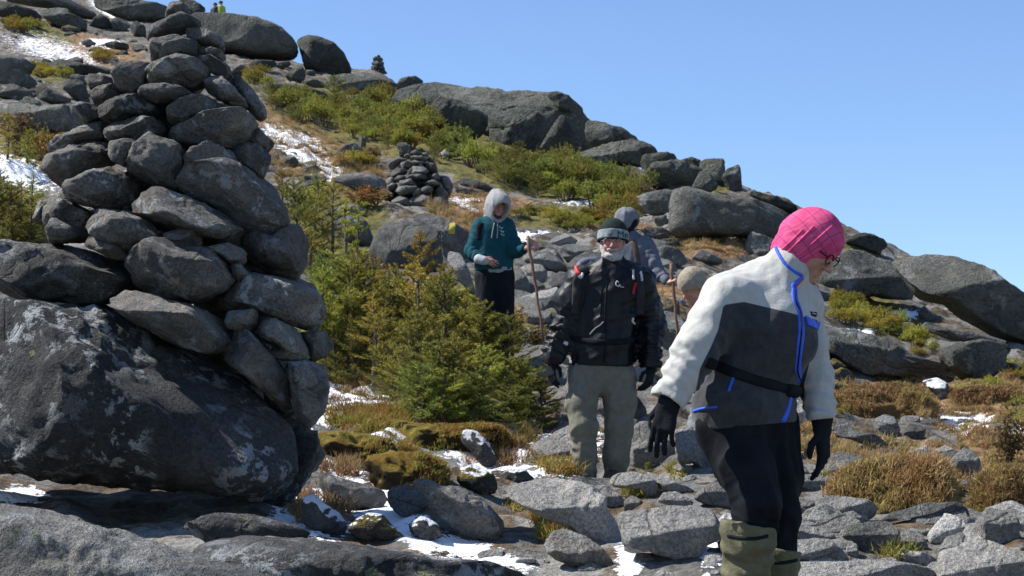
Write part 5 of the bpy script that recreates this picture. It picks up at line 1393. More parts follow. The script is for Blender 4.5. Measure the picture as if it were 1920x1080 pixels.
def part(name, S, mats, parent, fmat=None, label=None):
    V, Q = S.mesh()
    fm = None
    if fmat is not None: fm = fmat(V[Q].mean(1))
    o = mesh_obj(name, V, Q, mats, parent=parent, fmat=fm)
    o.location = np.zeros(3)
    if label: o['label'] = label
    return o, bvh_of(V, Q), V

def child(name, V, Fc, mat, parent, label=None):
    """sub-part: world-space mesh under any parent that shares the person's origin"""
    o = mesh_obj(name, V, Fc, mat, parent=parent)
    if label: o['label'] = label
    return o

def ribbon(bv, pix, w, t, n=6, lift=0.0, closed=False):
    """strip laid on a surface along photo points"""
    pts, nn = [], []
    for p in spline([np.array([a, b_, 0.0]) for a, b_ in pix], n):
        h, no = hit(bv, p[0], p[1], lift)
        if h is not None: pts.append(h); nn.append(no)
    if len(pts) < 2: return None
    # even out the normals and drop depth jumps
    P_, N_ = [pts[0]], [nn[0]]
    for a, b_ in zip(pts[1:], nn[1:]):
        if np.linalg.norm(a - P_[-1]) < 0.25: P_.append(a); N_.append(nrmz(b_ + N_[-1]))
    return tube(P_, w, 8, flat=t, normals=N_) if len(P_) > 1 else None

fleece_w = plain("fleece_white", (0.60, 0.595, 0.56), 0.95, 0.1, 0.06, 30, 0.5, 220, 0.004, sheen=0.3)
fleece_g = plain("fleece_charcoal", (0.040, 0.043, 0.047), 0.95, 0.1, 0.2, 60, 0.6, 260, 0.004, sheen=0.15)
blue = plain("blue_trim", (0.04, 0.11, 0.62), 0.6, 0.3, 0.1)
blk = plain("black_cloth", (0.009, 0.010, 0.013), 0.9, 0.15, 0.3, 20, 0.4, 120, 0.004)
blk_tr = plain("black_stretch", (0.007, 0.008, 0.012), 0.85, 0.15, 0.3, 10, 0.25, 90, 0.004)
shell = plain("black_shell", (0.005, 0.0055, 0.008), 0.48, 0.25, 0.3, 12, 0.35, 40, 0.008)
olive = plain("olive_nylon", (0.115, 0.108, 0.062), 0.75, 0.3, 0.15, 15, 0.5, 50, 0.008)
khaki = plain("khaki_cotton", (0.15, 0.142, 0.112), 0.85, 0.2, 0.12, 18, 0.5, 55, 0.008)
skin = plain("skin", (0.42, 0.22, 0.16), 0.55, 0.35, 0.12, 30, 0.2, 90, 0.002)
skin_red = plain("skin_ruddy", (0.44, 0.17, 0.13), 0.55, 0.35, 0.25, 24, 0.2, 90, 0.002)
teal = plain("teal_fleece", (0.008, 0.055, 0.072), 0.92, 0.15, 0.15, 20, 0.4, 120, 0.004)
greyw = plain("pale_grey_fleece", (0.27, 0.27, 0.27), 0.95, 0.1, 0.08, 30, 0.4, 120, 0.004)
greyb = plain("blue_grey_cloth", (0.105, 0.115, 0.145), 0.9, 0.15, 0.15, 20, 0.4, 120, 0.004)
greyt = plain("grey_trouser", (0.15, 0.16, 0.17), 0.85, 0.2, 0.15, 20, 0.4, 80, 0.004)
beige = plain("beige_knit", (0.29, 0.25, 0.195), 0.95, 0.1, 0.15, 40, 0.8, 150, 0.006)
beardm = plain("white_beard", (0.46, 0.445, 0.42), 0.9, 0.2, 0.25, 60, 1.0, 200, 0.01)
leath = plain("dark_boot", (0.04, 0.034, 0.028), 0.6, 0.35, 0.3, 20, 0.4, 60, 0.006)
metal = plain("metal", (0.5, 0.5, 0.52), 0.35, 0.5, 0.1)
redm = plain("red_webbing", (0.55, 0.04, 0.035), 0.6, 0.3, 0.1)
wood_m = plain("stick_wood", (0.15, 0.08, 0.05), 0.7, 0.3, 0.3, 30, 0.5, 90, 0.004)
band_m = plain("knit_grey_band", (0.24, 0.275, 0.285), 0.95, 0.1, 0.12, 40, 0.7, 160, 0.005)
greenblk = plain("knit_green_black", (0.022, 0.030, 0.027), 0.95, 0.1, 0.2, 40, 0.7, 160, 0.005)
bg_ = NB("glass_lens"); bg_.b.inputs['Base Color'].default_value = (0.8, 0.82, 0.85, 1); bg_.b.inputs['Roughness'].default_value = 0.05
bg_.b.inputs['Transmission Weight'].default_value = 1.0; bg_.b.inputs['IOR'].default_value = 1.1
# pink plaid: dark thin lines both ways over the head
pb = NB("pink_plaid"); v = pb.coords(False)
sx = pb.n("ShaderNodeSeparateXYZ"); pb.l(v, sx.inputs[0])
wob_ = pb.noise(v, 9, 2); wx = pb.math('ADD', sx.outputs[0], pb.math('MULTIPLY_ADD', wob_, .03, -.015)); wz = pb.math('ADD', sx.outputs[2], pb.math('MULTIPLY_ADD', wob_, -.03, .015))
def _line(sock_a, ca, sock_b, cb, per, off):
    q = pb.math('ADD', pb.math('MULTIPLY', sock_a, ca / per), pb.math('MULTIPLY_ADD', sock_b, cb / per, off))
    fr = pb.math('FRACT', q); return pb.math('LESS_THAN', fr, 0.075)
l1 = _line(wx, 0.80, wz, 0.60, 0.043, 0.3)
l2 = _line(wx, -0.55, wz, 0.83, 0.052, 0.1)
ln_ = pb.math('MAXIMUM', l1, l2)
c = pb.mix(pb.ramp(pb.noise(v, 18, 3), 0.35, 0.65), (0.52, 0.055, 0.16), (0.62, 0.085, 0.21))
c = pb.mix(pb.math('MULTIPLY', ln_, 0.6), c, (0.22, 0.012, 0.09))
pb.fin(c, 0.85, pb.bump(pb.noise(v, 260, 2), 0.3, 0.002), 0.2)
pink = MATS["pink_plaid"]

# ================================================================ the woman in front
D = 6.8; m = D / F
W = lambda px, py, dy=0.0: P(px, py, D + dy)
r = lambda px: px * m
foot_z = -0.665
woman = None
fc_dir = nrmz((0.66, -0.40, -0.64))        # where the face points: right, towards us and down
upv = nrmz((0.58, -0.28, 0.76))
FWD = nrmz((0.75, -0.66, 0)); RGT = nrmz((-0.66, -0.75, 0))   # chest direction and her right-hand side
HC = W(1524, 461, -0.03)
B = Sdf((W(1180, 0)[0], D - .45, foot_z - .02), (W(1610, 0)[0], D + .42, W(0, 370)[2]), 0.0055)
pel, chest, neck = W(1408, 770), W(1432, 620), W(1478, 520, -.01)
B.cone(pel, chest, .15, .16, .05, flat=FWD, fs=.8).cone(chest, neck, .13, .055, .06).cone(neck, HC - upv * .03, .055, .05, .03)
Lh, Rh = head_sdf(B, HC, fc_dir, upv, 1.0)
shR, elR, wrR = W(1360, 556, -.12), W(1308, 652, -.20), W(1256, 750, -.24)
shL, elL, wrL = W(1506, 565, .10), W(1526, 690, .105), W(1541, 803, .025)
B.chain([shR, elR, wrR], [.042, .034, .027], .02).chain([shL, elL, wrL], [.042, .032, .026], .02)
hipR, knR, anR = W(1372, 800, -.05), W(1420, 955, -.17), W(1398, 1195, -.05)
hipL, knL, anL = W(1440, 800, .07), W(1466, 960, .0), W(1448, 1195, .12)
B.chain([hipR, knR, anR], [.075, .042, .038], .03).chain([hipL, knL, anL], [.075, .040, .038], .03)
for a in (anR, anL): B.cone(a + np.array([0, 0, -.03]), a + FWD * .16 + np.array([0, 0, -.05]), .045, .035, .02)
hand_sdf(B, W(1256, 752, -.24), W(1236, 835, -.25) - W(1256, 752, -.24), (-.35, -.9, .1), (-.9, .3, -.1), .98, (.22, .26, .3, .4), r=.006, spread=.05, thumb=.3)
hand_sdf(B, W(1542, 806, .02), W(1546, 885, -.0) - W(1542, 806, .02), (.75, -.5, .1), (-.5, -.8, .1), .92, (.10, .30, .40, .45), r=.006, spread=.12, thumb=.2)
V, Q = B.mesh()
wbase = np.array([W(1425, 0)[0], D + .02, foot_z])
woman = mesh_obj("person", V, Q, skin, origin=wbase)
tag(woman, "person in white and grey fleece jacket and pink plaid head wrap, stepping down in front", "person")

# jacket ---------------------------------------------------------------
J = Sdf((W(1200, 0)[0], D - .46, W(0, 830)[2]), (W(1600, 0)[0], D + .40, W(0, 420)[2]), 0.006)
J.cone(W(1398, 768, 0), W(1405, 725, 0), .200, .182, .03, flat=FWD, fs=.86)
J.cone(W(1408, 712, 0), W(1434, 625, -.01), .166, .186, .04, flat=FWD, fs=.86)
J.cone(W(1432, 625, -.01), W(1448, 575, 0), .190, .150, .06, flat=FWD, fs=.84)
J.ell(W(1462, 640, -.08), (.12, .11, .13), .06)                # bust
J.cone(W(1375, 555, -.10), W(1505, 568, .09), .085, .075, .06)   # shoulder yoke
J.cone(W(1448, 545, .03), W(1478, 505, -.01), .098, .088, .05)      # collar
J.ell(W(1400, 545, .04), (.12, .12, .09), .07)                 # rounded upper back
J.ell(W(1385, 760, -.05), (.15, .14, .085), .05)
Ja = [W(1360, 563, -.12), W(1338, 602, -.16), W(1306, 654, -.20), W(1258, 742, -.24)]
Jr = [.088, .078, .069, .058]
for i in range(3): J.cone(Ja[i], Ja[i + 1], Jr[i], Jr[i + 1], .035, wr=((.002, .005, .007)[i], (.13, .095, .066)[i], 1.3 + i))
Jl = [W(1502, 580, .10), W(1518, 650, .11), W(1530, 710, .10), W(1540, 795, .03)]
Jlr = [.068, .061, .054, .048]
for i in range(3): J.cone(Jl[i], Jl[i + 1], Jlr[i], Jlr[i + 1], .03, wr=((.002, .005, .006)[i], (.12, .09, .065)[i], 4.3 + i))
# belt pulls the waist in
for k in range(10):
    t = k / 9; J.cone(W(1300 + 210 * t, 682 + 50 * t, -.26), W(1300 + 210 * t, 684 + 50 * t, -.25), .02, .02, .02, op='s') if False else None
J.fold(W(1290, 650, -.2), (-.7, -.1, -.25), .016, .06, 11, region=(W(1285, 680, -.2), .17))
J.fold(W(1540, 700), (.7, .1, -.3), .014, .055, 13, region=(W(1538, 730, .1), .15))
J.fold(W(1400, 680), (0.2, 0, 1), .010, .10, 3)
J.fold(W(1400, 680), (1, 0, .15), .012, .085, 5, region=(W(1400, 690), .35))
J.fold(W(1410, 560), (.8, .2, .5), .014, .09, 17, region=(W(1400, 560, -.1), .28))
J.wob(.006, 11, 1)
# open the cuffs and the hem
nR = nrmz(Ja[3] - Ja[2]); nL = nrmz(Jl[3] - Jl[2])
J.cut(W(1400, 800), (0.10, 0, -1))
for A_, n_, rr_ in ((Ja[3], nR, .085), (Jl[3], nL, .07)): J.cone(A_ + n_ * (rr_ + .008), A_ + n_ * .2, rr_, rr_, .006, op='s')
def jmask(c):
    px = 960 + F * c[:, 0] / c[:, 1]; py = HY - F * c[:, 2] / c[:, 1]
    def dl(pts, rr):
        best = np.full(len(c), 9.0)
        for i in range(len(pts) - 1):
            ab = pts[i + 1] - pts[i]; t = np.clip(((c - pts[i]) @ ab) / (ab @ ab), 0, 1)
            best = np.minimum(best, np.linalg.norm(c - pts[i] - t[:, None] * ab, axis=1) - (rr[i] + (rr[i + 1] - rr[i]) * t))
        return best
    a1 = np.where(dl(Ja, Jr) < .05, np.interp(py, [540, 575, 620, 650, 690, 755], [1400, 1356, 1346, 1333, 1313, 1300]) - px, -60)
    a2 = np.where(dl(Jl, Jlr) < .05, px - np.interp(py, [560, 600, 660, 720, 800], [1500, 1533, 1523, 1508, 1508]), -60)
    yk = np.interp(px, [1300, 1395, 1480, 1545], [580, 566, 586, 604]) - py
    return np.maximum(np.maximum(a1, a2), yk)
fb = NB("fleece_two_tone"); v = fb.coords(False)
at = fb.n("ShaderNodeAttribute", attribute_name="yoke")
nz = fb.noise(v, 220, 3, 0.7)
msk = fb.ramp(at.outputs['Fac'], -1.0, 1.0)
pil = fb.ramp(fb.noise(v, 26, 5, 0.7), 0.3, 0.7)
fb.fin(fb.mix(msk, fb.mix(pil, (0.030, 0.033, 0.037), (0.048, 0.051, 0.055)), fb.mix(pil, (0.40, 0.397, 0.37), (0.48, 0.475, 0.445))), 0.95, fb.bump(fb.noise(v, 70, 4, 0.7), 0.35, 0.006, fb.bump(nz, 0.5, 0.004)), 0.1)
fb.b.inputs['Sheen Weight'].default_value = 0.2
jk, jbv, jV = part("jacket", J, fb.m, woman)
ya = jk.data.attributes.new("yoke", 'FLOAT', 'POINT'); ya.data.foreach_set("value", jmask(jV).astype(np.float32))
def rib(name, pix, w, t, mat, parent, bv, **kw):
    g = ribbon(bv, pix, w, t, **kw)
    if g is not None: return child(name, g[0], g[1], mat, parent)
rib("zipper", [(1490, 538), (1491, 560), (1500, 585), (1503, 620), (1500, 650), (1496, 690), (1500, 715)], .013, .0035, blue, jk, jbv)
rib("zipper", [(1484, 745), (1478, 770), (1468, 792)], .013, .0035, blue, jk, jbv)
rib("zipper_teeth", [(1490, 545), (1491, 565), (1500, 588), (1502, 620), (1499, 650), (1495, 690), (1499, 712)], .003, .009, blk, jk, jbv)
rib("collar_trim", [(1452, 458), (1459, 474), (1472, 494), (1488, 508), (1504, 517)], .006, .006, blue, jk, jbv)
rib("collar_trim", [(1505, 518), (1497, 527), (1487, 535), (1490, 545)], .008, .005, blue, jk, jbv)
rib("hem_trim", [(1296, 772), (1318, 766), (1345, 763)], .005, .005, blue, jk, jbv)
rib("pocket_zip", [(1376, 706), (1370, 722), (1366, 734)], .005, .004, blue, jk, jbv)
rib("pocket_flap", [(1512, 600), (1524, 606), (1535, 612)], .021, .004, blue, jk, jbv)
rib("zip_pull", [(1492, 538), (1499, 530), (1506, 523)], .004, .004, redm, jk, jbv)
rib("chest_label", [(1520, 588), (1526, 589), (1531, 590)], .009, .0025, blk, jk, jbv)
rib("chest_label", [(1522, 587.5), (1526, 588), (1529, 589)], .002, .0045, fleece_w, jk, jbv)
wb = child("waist_belt", *ribbon(jbv, [(1326, 679), (1340, 684), (1360, 692), (1400, 708), (1450, 722), (1480, 730), (1505, 735)], .019, .010, lift=.002), blk, woman)
gb = ribbon(jbv, [(1474, 731), (1484, 733), (1497, 735)], .024, .016, lift=.004)
if gb: child("buckle", gb[0], gb[1], blk, wb)
gb = ribbon(jbv, [(1310, 700), (1318, 696), (1326, 694)], .03, .02)
# pouch of the belt seen behind her arm
Pz = Sdf(W(1280, 740, -.3), W(1360, 640, .2), .006) if False else None
# trousers ---------------------------------------------------------------
T = Sdf((W(1280, 0)[0], D - .42, W(0, 1040)[2]), (W(1540, 0)[0], D + .36, W(0, 730)[2]), 0.006)
T.cone(W(1396, 770, .0), W(1402, 745, 0), .178, .16, .04, flat=FWD, fs=.85)
T.chain([W(1368, 800, -.04), W(1398, 880, -.11), W(1420, 945, -.165), W(1412, 1010, -.14)], [.122, .092, .066, .062], .05)
T.chain([W(1440, 800, .06), W(1458, 890, .03), W(1466, 960, .0), W(1460, 1040, .05)], [.110, .082, .062, .06], .04)
for i, (a, b_) in enumerate([((1398, 880, -.11), (1420, 945, -.165)), ((1420, 945, -.165), (1412, 1010, -.14))]):
    T.cone(W(*a), W(*b_), .088 - .020 * i, .070 - .006 * i, .02, wr=(.004, .05, 2 + i))
T.fold(W(1400, 850), (0.25, 0, -1), .020, .09, 8).fold(W(1420, 940), (1, 0, -.3), .016, .06, 9, region=(W(1415, 940, -.1), .2)).wob(.003, 12, 4)
part("trousers", T, blk_tr, woman)
# gaiters and boots ---------------------------------------------------------
for kn, an, x0, x1, sd in (((1404, 985, -.15), (1394, 1185, -.06), 60, 44, 1), ((1459, 1030, .04), (1448, 1185, .11), 40, 40, 2)):
    G = Sdf(np.minimum(W(kn[0] - 100, 1215, kn[2]), W(an[0] - 100, 1215, an[2])) - np.array([0, .2, .0]), np.maximum(W(kn[0] + 100, 950, kn[2]), W(an[0] + 100, 950, an[2])) + np.array([0, .2, 0]), .006)
    G.cone(W(*kn), W(*an), .092 if sd == 1 else .074, .068, .02, wr=(.007, .085, sd * 2.1))
    G.cone(W(kn[0], kn[1] + 14, kn[2]), W(kn[0], kn[1] + 24, kn[2]), .094 if sd == 1 else .076, .09 if sd == 1 else .074, .02)
    G.cut(W(*kn) , (0.18, 0, 1)).fold(W(*kn), (.1, 0, -1), .012, .07, sd).wob(.004, 16, sd)
    g_, gbv, _ = part("gaiter", G, olive, woman)
    rb_ = ribbon(gbv, [(kn[0] - 40, kn[1] + 20), (kn[0] - 15, kn[1] + 24), (kn[0] + 10, kn[1] + 25), (kn[0] + 36, kn[1] + 20)], .007, .004)
    if rb_: child("strap", rb_[0], rb_[1], blk, g_)
    Bt = Sdf(W(*an) - np.array([.16, .2, .12]), W(*an) + np.array([.3, .2, .12]), .007)
    a = W(*an); Bt.cone(a + np.array([0, 0, .03]), a + np.array([0, 0, -.03]), .06, .058, .02).cone(a + np.array([0, 0, -.045]) - FWD * .04, a + FWD * .17 + np.array([0, 0, -.055]), .05, .042, .03)
    Bt.cut((0, 0, foot_z), (0, 0, -1)); part("boot", Bt, leath, woman)
# gloves -------------------------------------------------------------------
def glove(parent, w, d, n, side, curl, sc=1.0, mat=blk, cuff=.05, cdir=None, **kw):
    w = np.asarray(w, float)
    S = Sdf(w - .26, w + .26, .0035)
    hand_sdf(S, w, d, n, side, sc, curl, r=.0105, **kw)
    cd = nrmz(cdir if cdir is not None else -np.asarray(d))
    S.cone(w + cd * cuff, w, .042 * sc, .033 * sc, .015); S.wob(.0015, 40, 3)
    return part("glove", S, mat, parent)
g1, gb1, _ = glove(woman, W(1256, 752, -.24), W(1236, 835, -.25) - W(1256, 752, -.24), (-.35, -.9, .1), (-.9, .3, -.1), (.22, .26, .3, .4), 1.08, spread=.05, thumb=.3, cdir=W(1290, 690, -.2) - W(1256, 752, -.24))
g2, gb2, _ = glove(woman, W(1542, 806, .02), W(1546, 885, -.0) - W(1542, 806, .02), (.75, -.5, .1), (-.5, -.8, .1), (.10, .30, .40, .45), 1.0, spread=.12, thumb=.2, cdir=W(1540, 760, .05) - W(1542, 806, .02))
# head wrap ------------------------------------------------------------------
Hs = Sdf(HC - .2, HC + .2, .0045)
Hs.ell(Lh(0, -.016, .026), (.094, .112, .108), .01, Rh)
Hs.ell(Lh(0, -.05, -.02), (.088, .085, .098), .04, Rh)
Hs.ell(Lh(0, -.005, -.075), (.074, .066, .055), .03, Rh)
Hs.cone(Lh(0, -.035, -.07), W(1474, 528, .0), .078, .078, .03)
Hs.fold(HC, Lh(0, 1, .5) - Lh(0, -.6, -.9), .022, .05, 2, region=(Lh(0, -.05, -.05), .19))
Hs.wob(.002, 22, 2)
# the opening round the face: everything in front of a slanted plane goes
Hs.ell(Lh(0, .125, -.075), (.072, .100, .086), .010, Rh, op='s')
hs, hbv, _ = part("head_wrap", Hs, pink, woman)
for sd, (pa, pb_) in enumerate([((1480, 492), (1560, 424)), ((1470, 480), (1526, 424)), ((1466, 468), (1506, 430)), ((1476, 500), (1572, 446))]):
    g = ribbon(hbv, [pa, ((pa[0] + pb_[0]) / 2 - 3, (pa[1] + pb_[1]) / 2 + 4), pb_], .005, .005, lift=-.001)
    if g: child("pleat", g[0], g[1], pink, hs)
# glasses
gl = tube(spline([Lh(-.031 + .027 * math.cos(a), .096, .003 + .019 * math.sin(a)) for a in np.linspace(0, 6.28, 13)], 2), .0022, 5)
gr = tube(spline([Lh(.031 + .027 * math.cos(a), .096, .003 + .019 * math.sin(a)) for a in np.linspace(0, 6.28, 13)], 2), .0022, 5)
te = [tube([Lh(x * .058, .094, .008), Lh(x * .074, .05, .008), Lh(x * .080, -.02, .004)], .0026, 5) for x in (-1, 1)]
br = tube([Lh(-.006, .098, .006), Lh(.006, .098, .006)], .002, 5)
child("glasses", *join([gl, gr, br] + te), blk, woman)
# ================================================================ the bearded man
D = 12.6; m = D / F
W = lambda px, py, dy=0.0: P(px, py, D + dy)
fz = W(0, 912)[2]
mF = nrmz((-.08, -1, -.06)); HC = W(1149, 455, -.03)
lo = (W(985, 0)[0], D - .45, fz - .06); hi = (W(1260, 0)[0], D + .45, W(0, 395)[2])
B = Sdf(lo, hi, .007)
B.cone(W(1133, 690), W(1138, 560), .15, .17, .05, flat=(0, 1, 0), fs=.68).cone(W(1138, 560), W(1147, 508), .14, .06, .06, flat=(0, 1, 0), fs=.75).cone(W(1147, 510), W(1149, 478), .058, .055, .03)
Lm, Rm = head_sdf(B, HC, mF, (0.03, -.06, 1), 1.0)
aR = [W(1082, 525), W(1057, 612, .02), W(1035, 676, -.06)]; aL = [W(1205, 525), W(1219, 612, .03), W(1221, 690, -.04)]
B.chain(aR, [.055, .043, .030], .03).chain(aL, [.055, .043, .030], .03)
lR = [W(1096, 700, .0), W(1090, 795, -.09), W(1097, 898, -.03)]; lL = [W(1164, 700, .0), W(1163, 795, -.02), W(1150, 892, .06)]
B.chain(lR, [.085, .06, .045], .05).chain(lL, [.085, .06, .045], .05)
for a in (lR[2], lL[2]): B.cone(a, a + np.array([-.02, -.15, -.03]), .042, .035, .02)
hR = (W(1035, 678, -.06), W(1033, 730, -.10) - W(1035, 678, -.06), (-.8, -.5, 0), (.5, -.8, 0)); hL = (W(1221, 692, -.04), W(1214, 735, -.10) - W(1221, 692, -.04), (.8, -.5, 0), (-.5, -.8, 0))
hand_sdf(B, *hR, .85, (.3, .35, .4, .45), r=.006); hand_sdf(B, *hL, .85, (.4, .5, .5, .6), r=.006)
V, Q = B.mesh()
man = mesh_obj("person", V, Q, skin_red, origin=(W(1125, 0)[0], D, fz))
tag(man, "white-bearded person in black shell jacket, khaki trousers and striped beanie, walking towards us", "person")
J = Sdf(lo, hi, .007)
J.cone(W(1130, 668), W(1134, 610), .195, .19, .04, flat=(0, 1, 0), fs=.70)
J.cone(W(1134, 610), W(1142, 545), .19, .205, .05, flat=(0, 1, 0), fs=.68)
J.cone(W(1098, 525), W(1192, 527), .095, .095, .06)
J.cone(W(1146, 530), W(1149, 500), .11, .082, .05)
J1 = [W(1090, 535), W(1072, 570, .01), W(1058, 615, .02), W(1038, 668, -.05)]; J2 = [W(1198, 535), W(1211, 575, .02), W(1219, 620, .03), W(1221, 684, -.03)]
for A, sd in ((J1, 2.), (J2, 5.)):
    for i in range(3): J.cone(A[i], A[i + 1], (.098, .090, .080)[i], (.090, .080, .064)[i], .04, wr=((.004, .007, .008)[i], (.12, .075, .055)[i], sd + i))
J.fold(W(1140, 600), (.15, 0, 1), .034, .13, 3).fold(W(1140, 600), (1, 0, .5), .024, .09, 6).wob(.005, 9, 2)
J.cut(W(1130, 688), (-.03, 0, -1))
jk, jbv, _ = part("jacket", J, shell, man)
rib("zipper", [(1139, 520), (1137, 545), (1135, 580), (1135, 625), (1133, 680)], .007, .006, blk, jk, jbv)
rib("zipper", [(1128, 540), (1127, 565), (1126, 590)], .005, .005, blk, jk, jbv)
rib("cord", [(1106, 627), (1116, 616), (1125, 610), (1132, 603)], .005, .005, plain("grey_cord", (.2, .2, .2)), jk, jbv)
# little emblem on the chest: an open ring, a tail and a bar
lg = plain("pale_print", (.42, .42, .44), .7)
for pix in ([(1160, 530), (1157, 527), (1155, 531), (1156, 535), (1160, 537), (1163, 534)], [(1160, 535), (1165, 538), (1170, 538)]):
    rib("emblem", pix, .0038, .003, lg, jk, jbv)
rib("chest_toggle", [(1187, 596), (1186, 603), (1190, 607)], .008, .010, metal, jk, jbv)
hip = rib("hip_belt", [(1072, 634), (1100, 640), (1135, 642), (1170, 640), (1200, 634)], .022, .012, blk, man, jbv)
rib("buckle", [(1056, 642), (1060, 644), (1064, 645)], .016, .016, metal, man, jbv)
S = Sdf(HC - .25, HC + .25, .006)
S.cone(W(1147, 530, -.0), W(1149, 494, -.01), .090, .083, .03).wob(.006, 14, 2); S.fold(W(1148, 510), (1, 0, .3), .014, .05, 2); part("neck_gaiter", S, blk, man)
T = Sdf((lo[0], lo[1], fz - .03), (hi[0], hi[1], W(0, 655)[2]), .007)
T.cone(W(1130, 695), W(1130, 670), .165, .16, .04, flat=(0, 1, 0), fs=.72)
T.chain([W(1096, 705, 0), W(1090, 760, -.05), W(1094, 800, -.085), W(1097, 860, -.05), W(1098, 902, -.03)], [.108, .092, .078, .066, .068], .04)
T.chain([W(1164, 705, 0), W(1162, 760, -.01), W(1161, 800, -.015), W(1155, 860, .02), W(1150, 896, .05)], [.106, .094, .082, .072, .072], .04)
for a, b_, sd in ((W(1092, 790, -.08), W(1097, 900, -.03), 1), (W(1160, 790, -.01), W(1150, 895, .05), 3)):
    T.cone(a, b_, .076, .066, .02, wr=(.009, .10, sd))
T.fold(W(1130, 780), (.1, 0, 1), .016, .09, 4).fold(W(1130, 780), (1, 0, .6), .013, .09, 9).wob(.004, 10, 3); T.cut((0, 0, W(0, 906)[2]), (0, 0, -1))
part("trousers", T, khaki, man)
for a in (lR[2], lL[2]):
    S = Sdf(a - .3, a + .3, .008); q = a.copy(); q[2] = max(a[2], fz + .05)
    S.cone(q + np.array([0, .03, .0]), q + np.array([-.02, -.17, -.01]), .056, .046, .03).cone(q + np.array([0, 0, .06]), q, .055, .056, .02); S.cut((0, 0, q[2] - .055), (0, 0, -1)); part("boot", S, leath, man)
glove(man, *hR, (.3, .35, .4, .45), 1.0, cdir=aR[1] - aR[2]); glove(man, *hL, (.4, .5, .5, .6), 1.0, cdir=aL[1] - aL[2])
# beanie with a lettered band
S = Sdf(HC - .22, HC + .25, .005)
S.ell(Lm(0, -.012, .055), (.100, .116, .112), .01, Rm); S.cut(Lm(0, 0, .040), -(Lm(0, -.10, 1) - Lm(0, 0, 0))).wob(.002, 20); bn, _, _ = part("beanie", S, greenblk, man)
S = Sdf(HC - .22, HC + .25, .005)
S.cone(Lm(0, -.012, .026), Lm(0, -.012, .068), .1085, .1055, .01, flat=Rm[1], fs=1.13)
S.cut(Lm(0, 0, .016), -(Lm(0, -.12, 1) - Lm(0, 0, 0))).cut(Lm(0, 0, .076), Lm(0, -.12, 1) - Lm(0, 0, 0)).wob(.0015, 30)
bd, bdv, _ = part("beanie_band", S, band_m, bn)
S = Sdf(HC - .22, HC + .25, .005)
S.cone(Lm(0, -.012, .012), Lm(0, -.012, .020), .107, .108, .01, flat=Rm[1], fs=1.13); S.cut(Lm(0, 0, .006), -(Lm(0, -.12, 1) - Lm(0, 0, 0))).cut(Lm(0, 0, .021), Lm(0, -.12, 1) - Lm(0, 0, 0)); part("beanie_edge", S, greenblk, bn)
def letters(text, px0, py, hpx, bv, mat, parent, slope=0.0, name="lettering"):
    """lettering laid on the cloth"""
    cu = bpy.data.curves.new("t", 'FONT'); cu.body = text; cu.size = 1.0; cu.resolution_u = 3
    o = bpy.data.objects.new("t", cu); COL.objects.link(o)
    dg = bpy.context.evaluated_depsgraph_get(); me = bpy.data.meshes.new_from_object(o.evaluated_get(dg))
    bm = bmesh.new(); bm.from_mesh(me); bmesh.ops.triangulate(bm, faces=bm.faces); bmesh.ops.subdivide_edges(bm, edges=[e for e in bm.edges if e.calc_length() > .25], cuts=2)
    bmesh.ops.triangulate(bm, faces=bm.faces)
    Vt, ok = [], []
    k = hpx / 0.72
    for v_ in bm.verts:
        h, n_ = hit(bv, px0 + v_.co.x * k, py - v_.co.y * k + slope * v_.co.x * k, 0.0025)
        ok.append(h is not None); Vt.append(h if h is not None else np.zeros(3))
    Ft = [[w.index for w in f.verts] for f in bm.faces if all(ok[w.index] for w in f.verts)]
    bm.free(); bpy.data.objects.remove(o); bpy.data.curves.remove(cu)
    if Ft:
        used = sorted({i for f in Ft for i in f}); mp = {u: i for i, u in enumerate(used)}
        child(name, np.array(Vt)[used], [tuple(mp[i] for i in f) for f in Ft], mat, parent)
dkp = plain("dark_knit_letters", (.015, .02, .03), .9)
letters("Me", 1157, 444, 12, bdv, dkp, bd, .10)
letters("w", 1139, 443, 10, bdv, plain("faded_knit_letters", (.09, .10, .11), .9), bd, .05)
S = Sdf(HC - .22, HC + .2, .005)
S.ell(Lm(0, .055, -.098), (.055, .046, .042), .02, Rm)
for x in (-1, 1): S.cone(Lm(x * .066, .012, -.03), Lm(x * .045, .055, -.095), .020, .024, .02)
S.cone(Lm(-.030, .088, -.052), Lm(.030, .088, -.052), .010, .010, .01); S.ell(Lm(0, .096, -.066), (.026, .02, .006), .004, Rm, op='s'); S.wob(.004, 45, 2)
part("beard", S, beardm, man)
gl = [tube(spline([Lm(x * .032 + .027 * math.cos(a), .099, .002 + .019 * math.sin(a)) for a in np.linspace(0, 6.28, 13)], 2), .0024, 5) for x in (-1, 1)] + [tube([Lm(x * .058, .097, .008), Lm(x * .078, .05, .008), Lm(x * .083, -.01, .004)], .0026, 5) for x in (-1, 1)] + [tube([Lm(-.006, .101, .006), Lm(.006, .101, .006)], .002, 5)]
child("glasses", *join(gl), plain("silver_frame", (.35, .33, .32), .4), man)
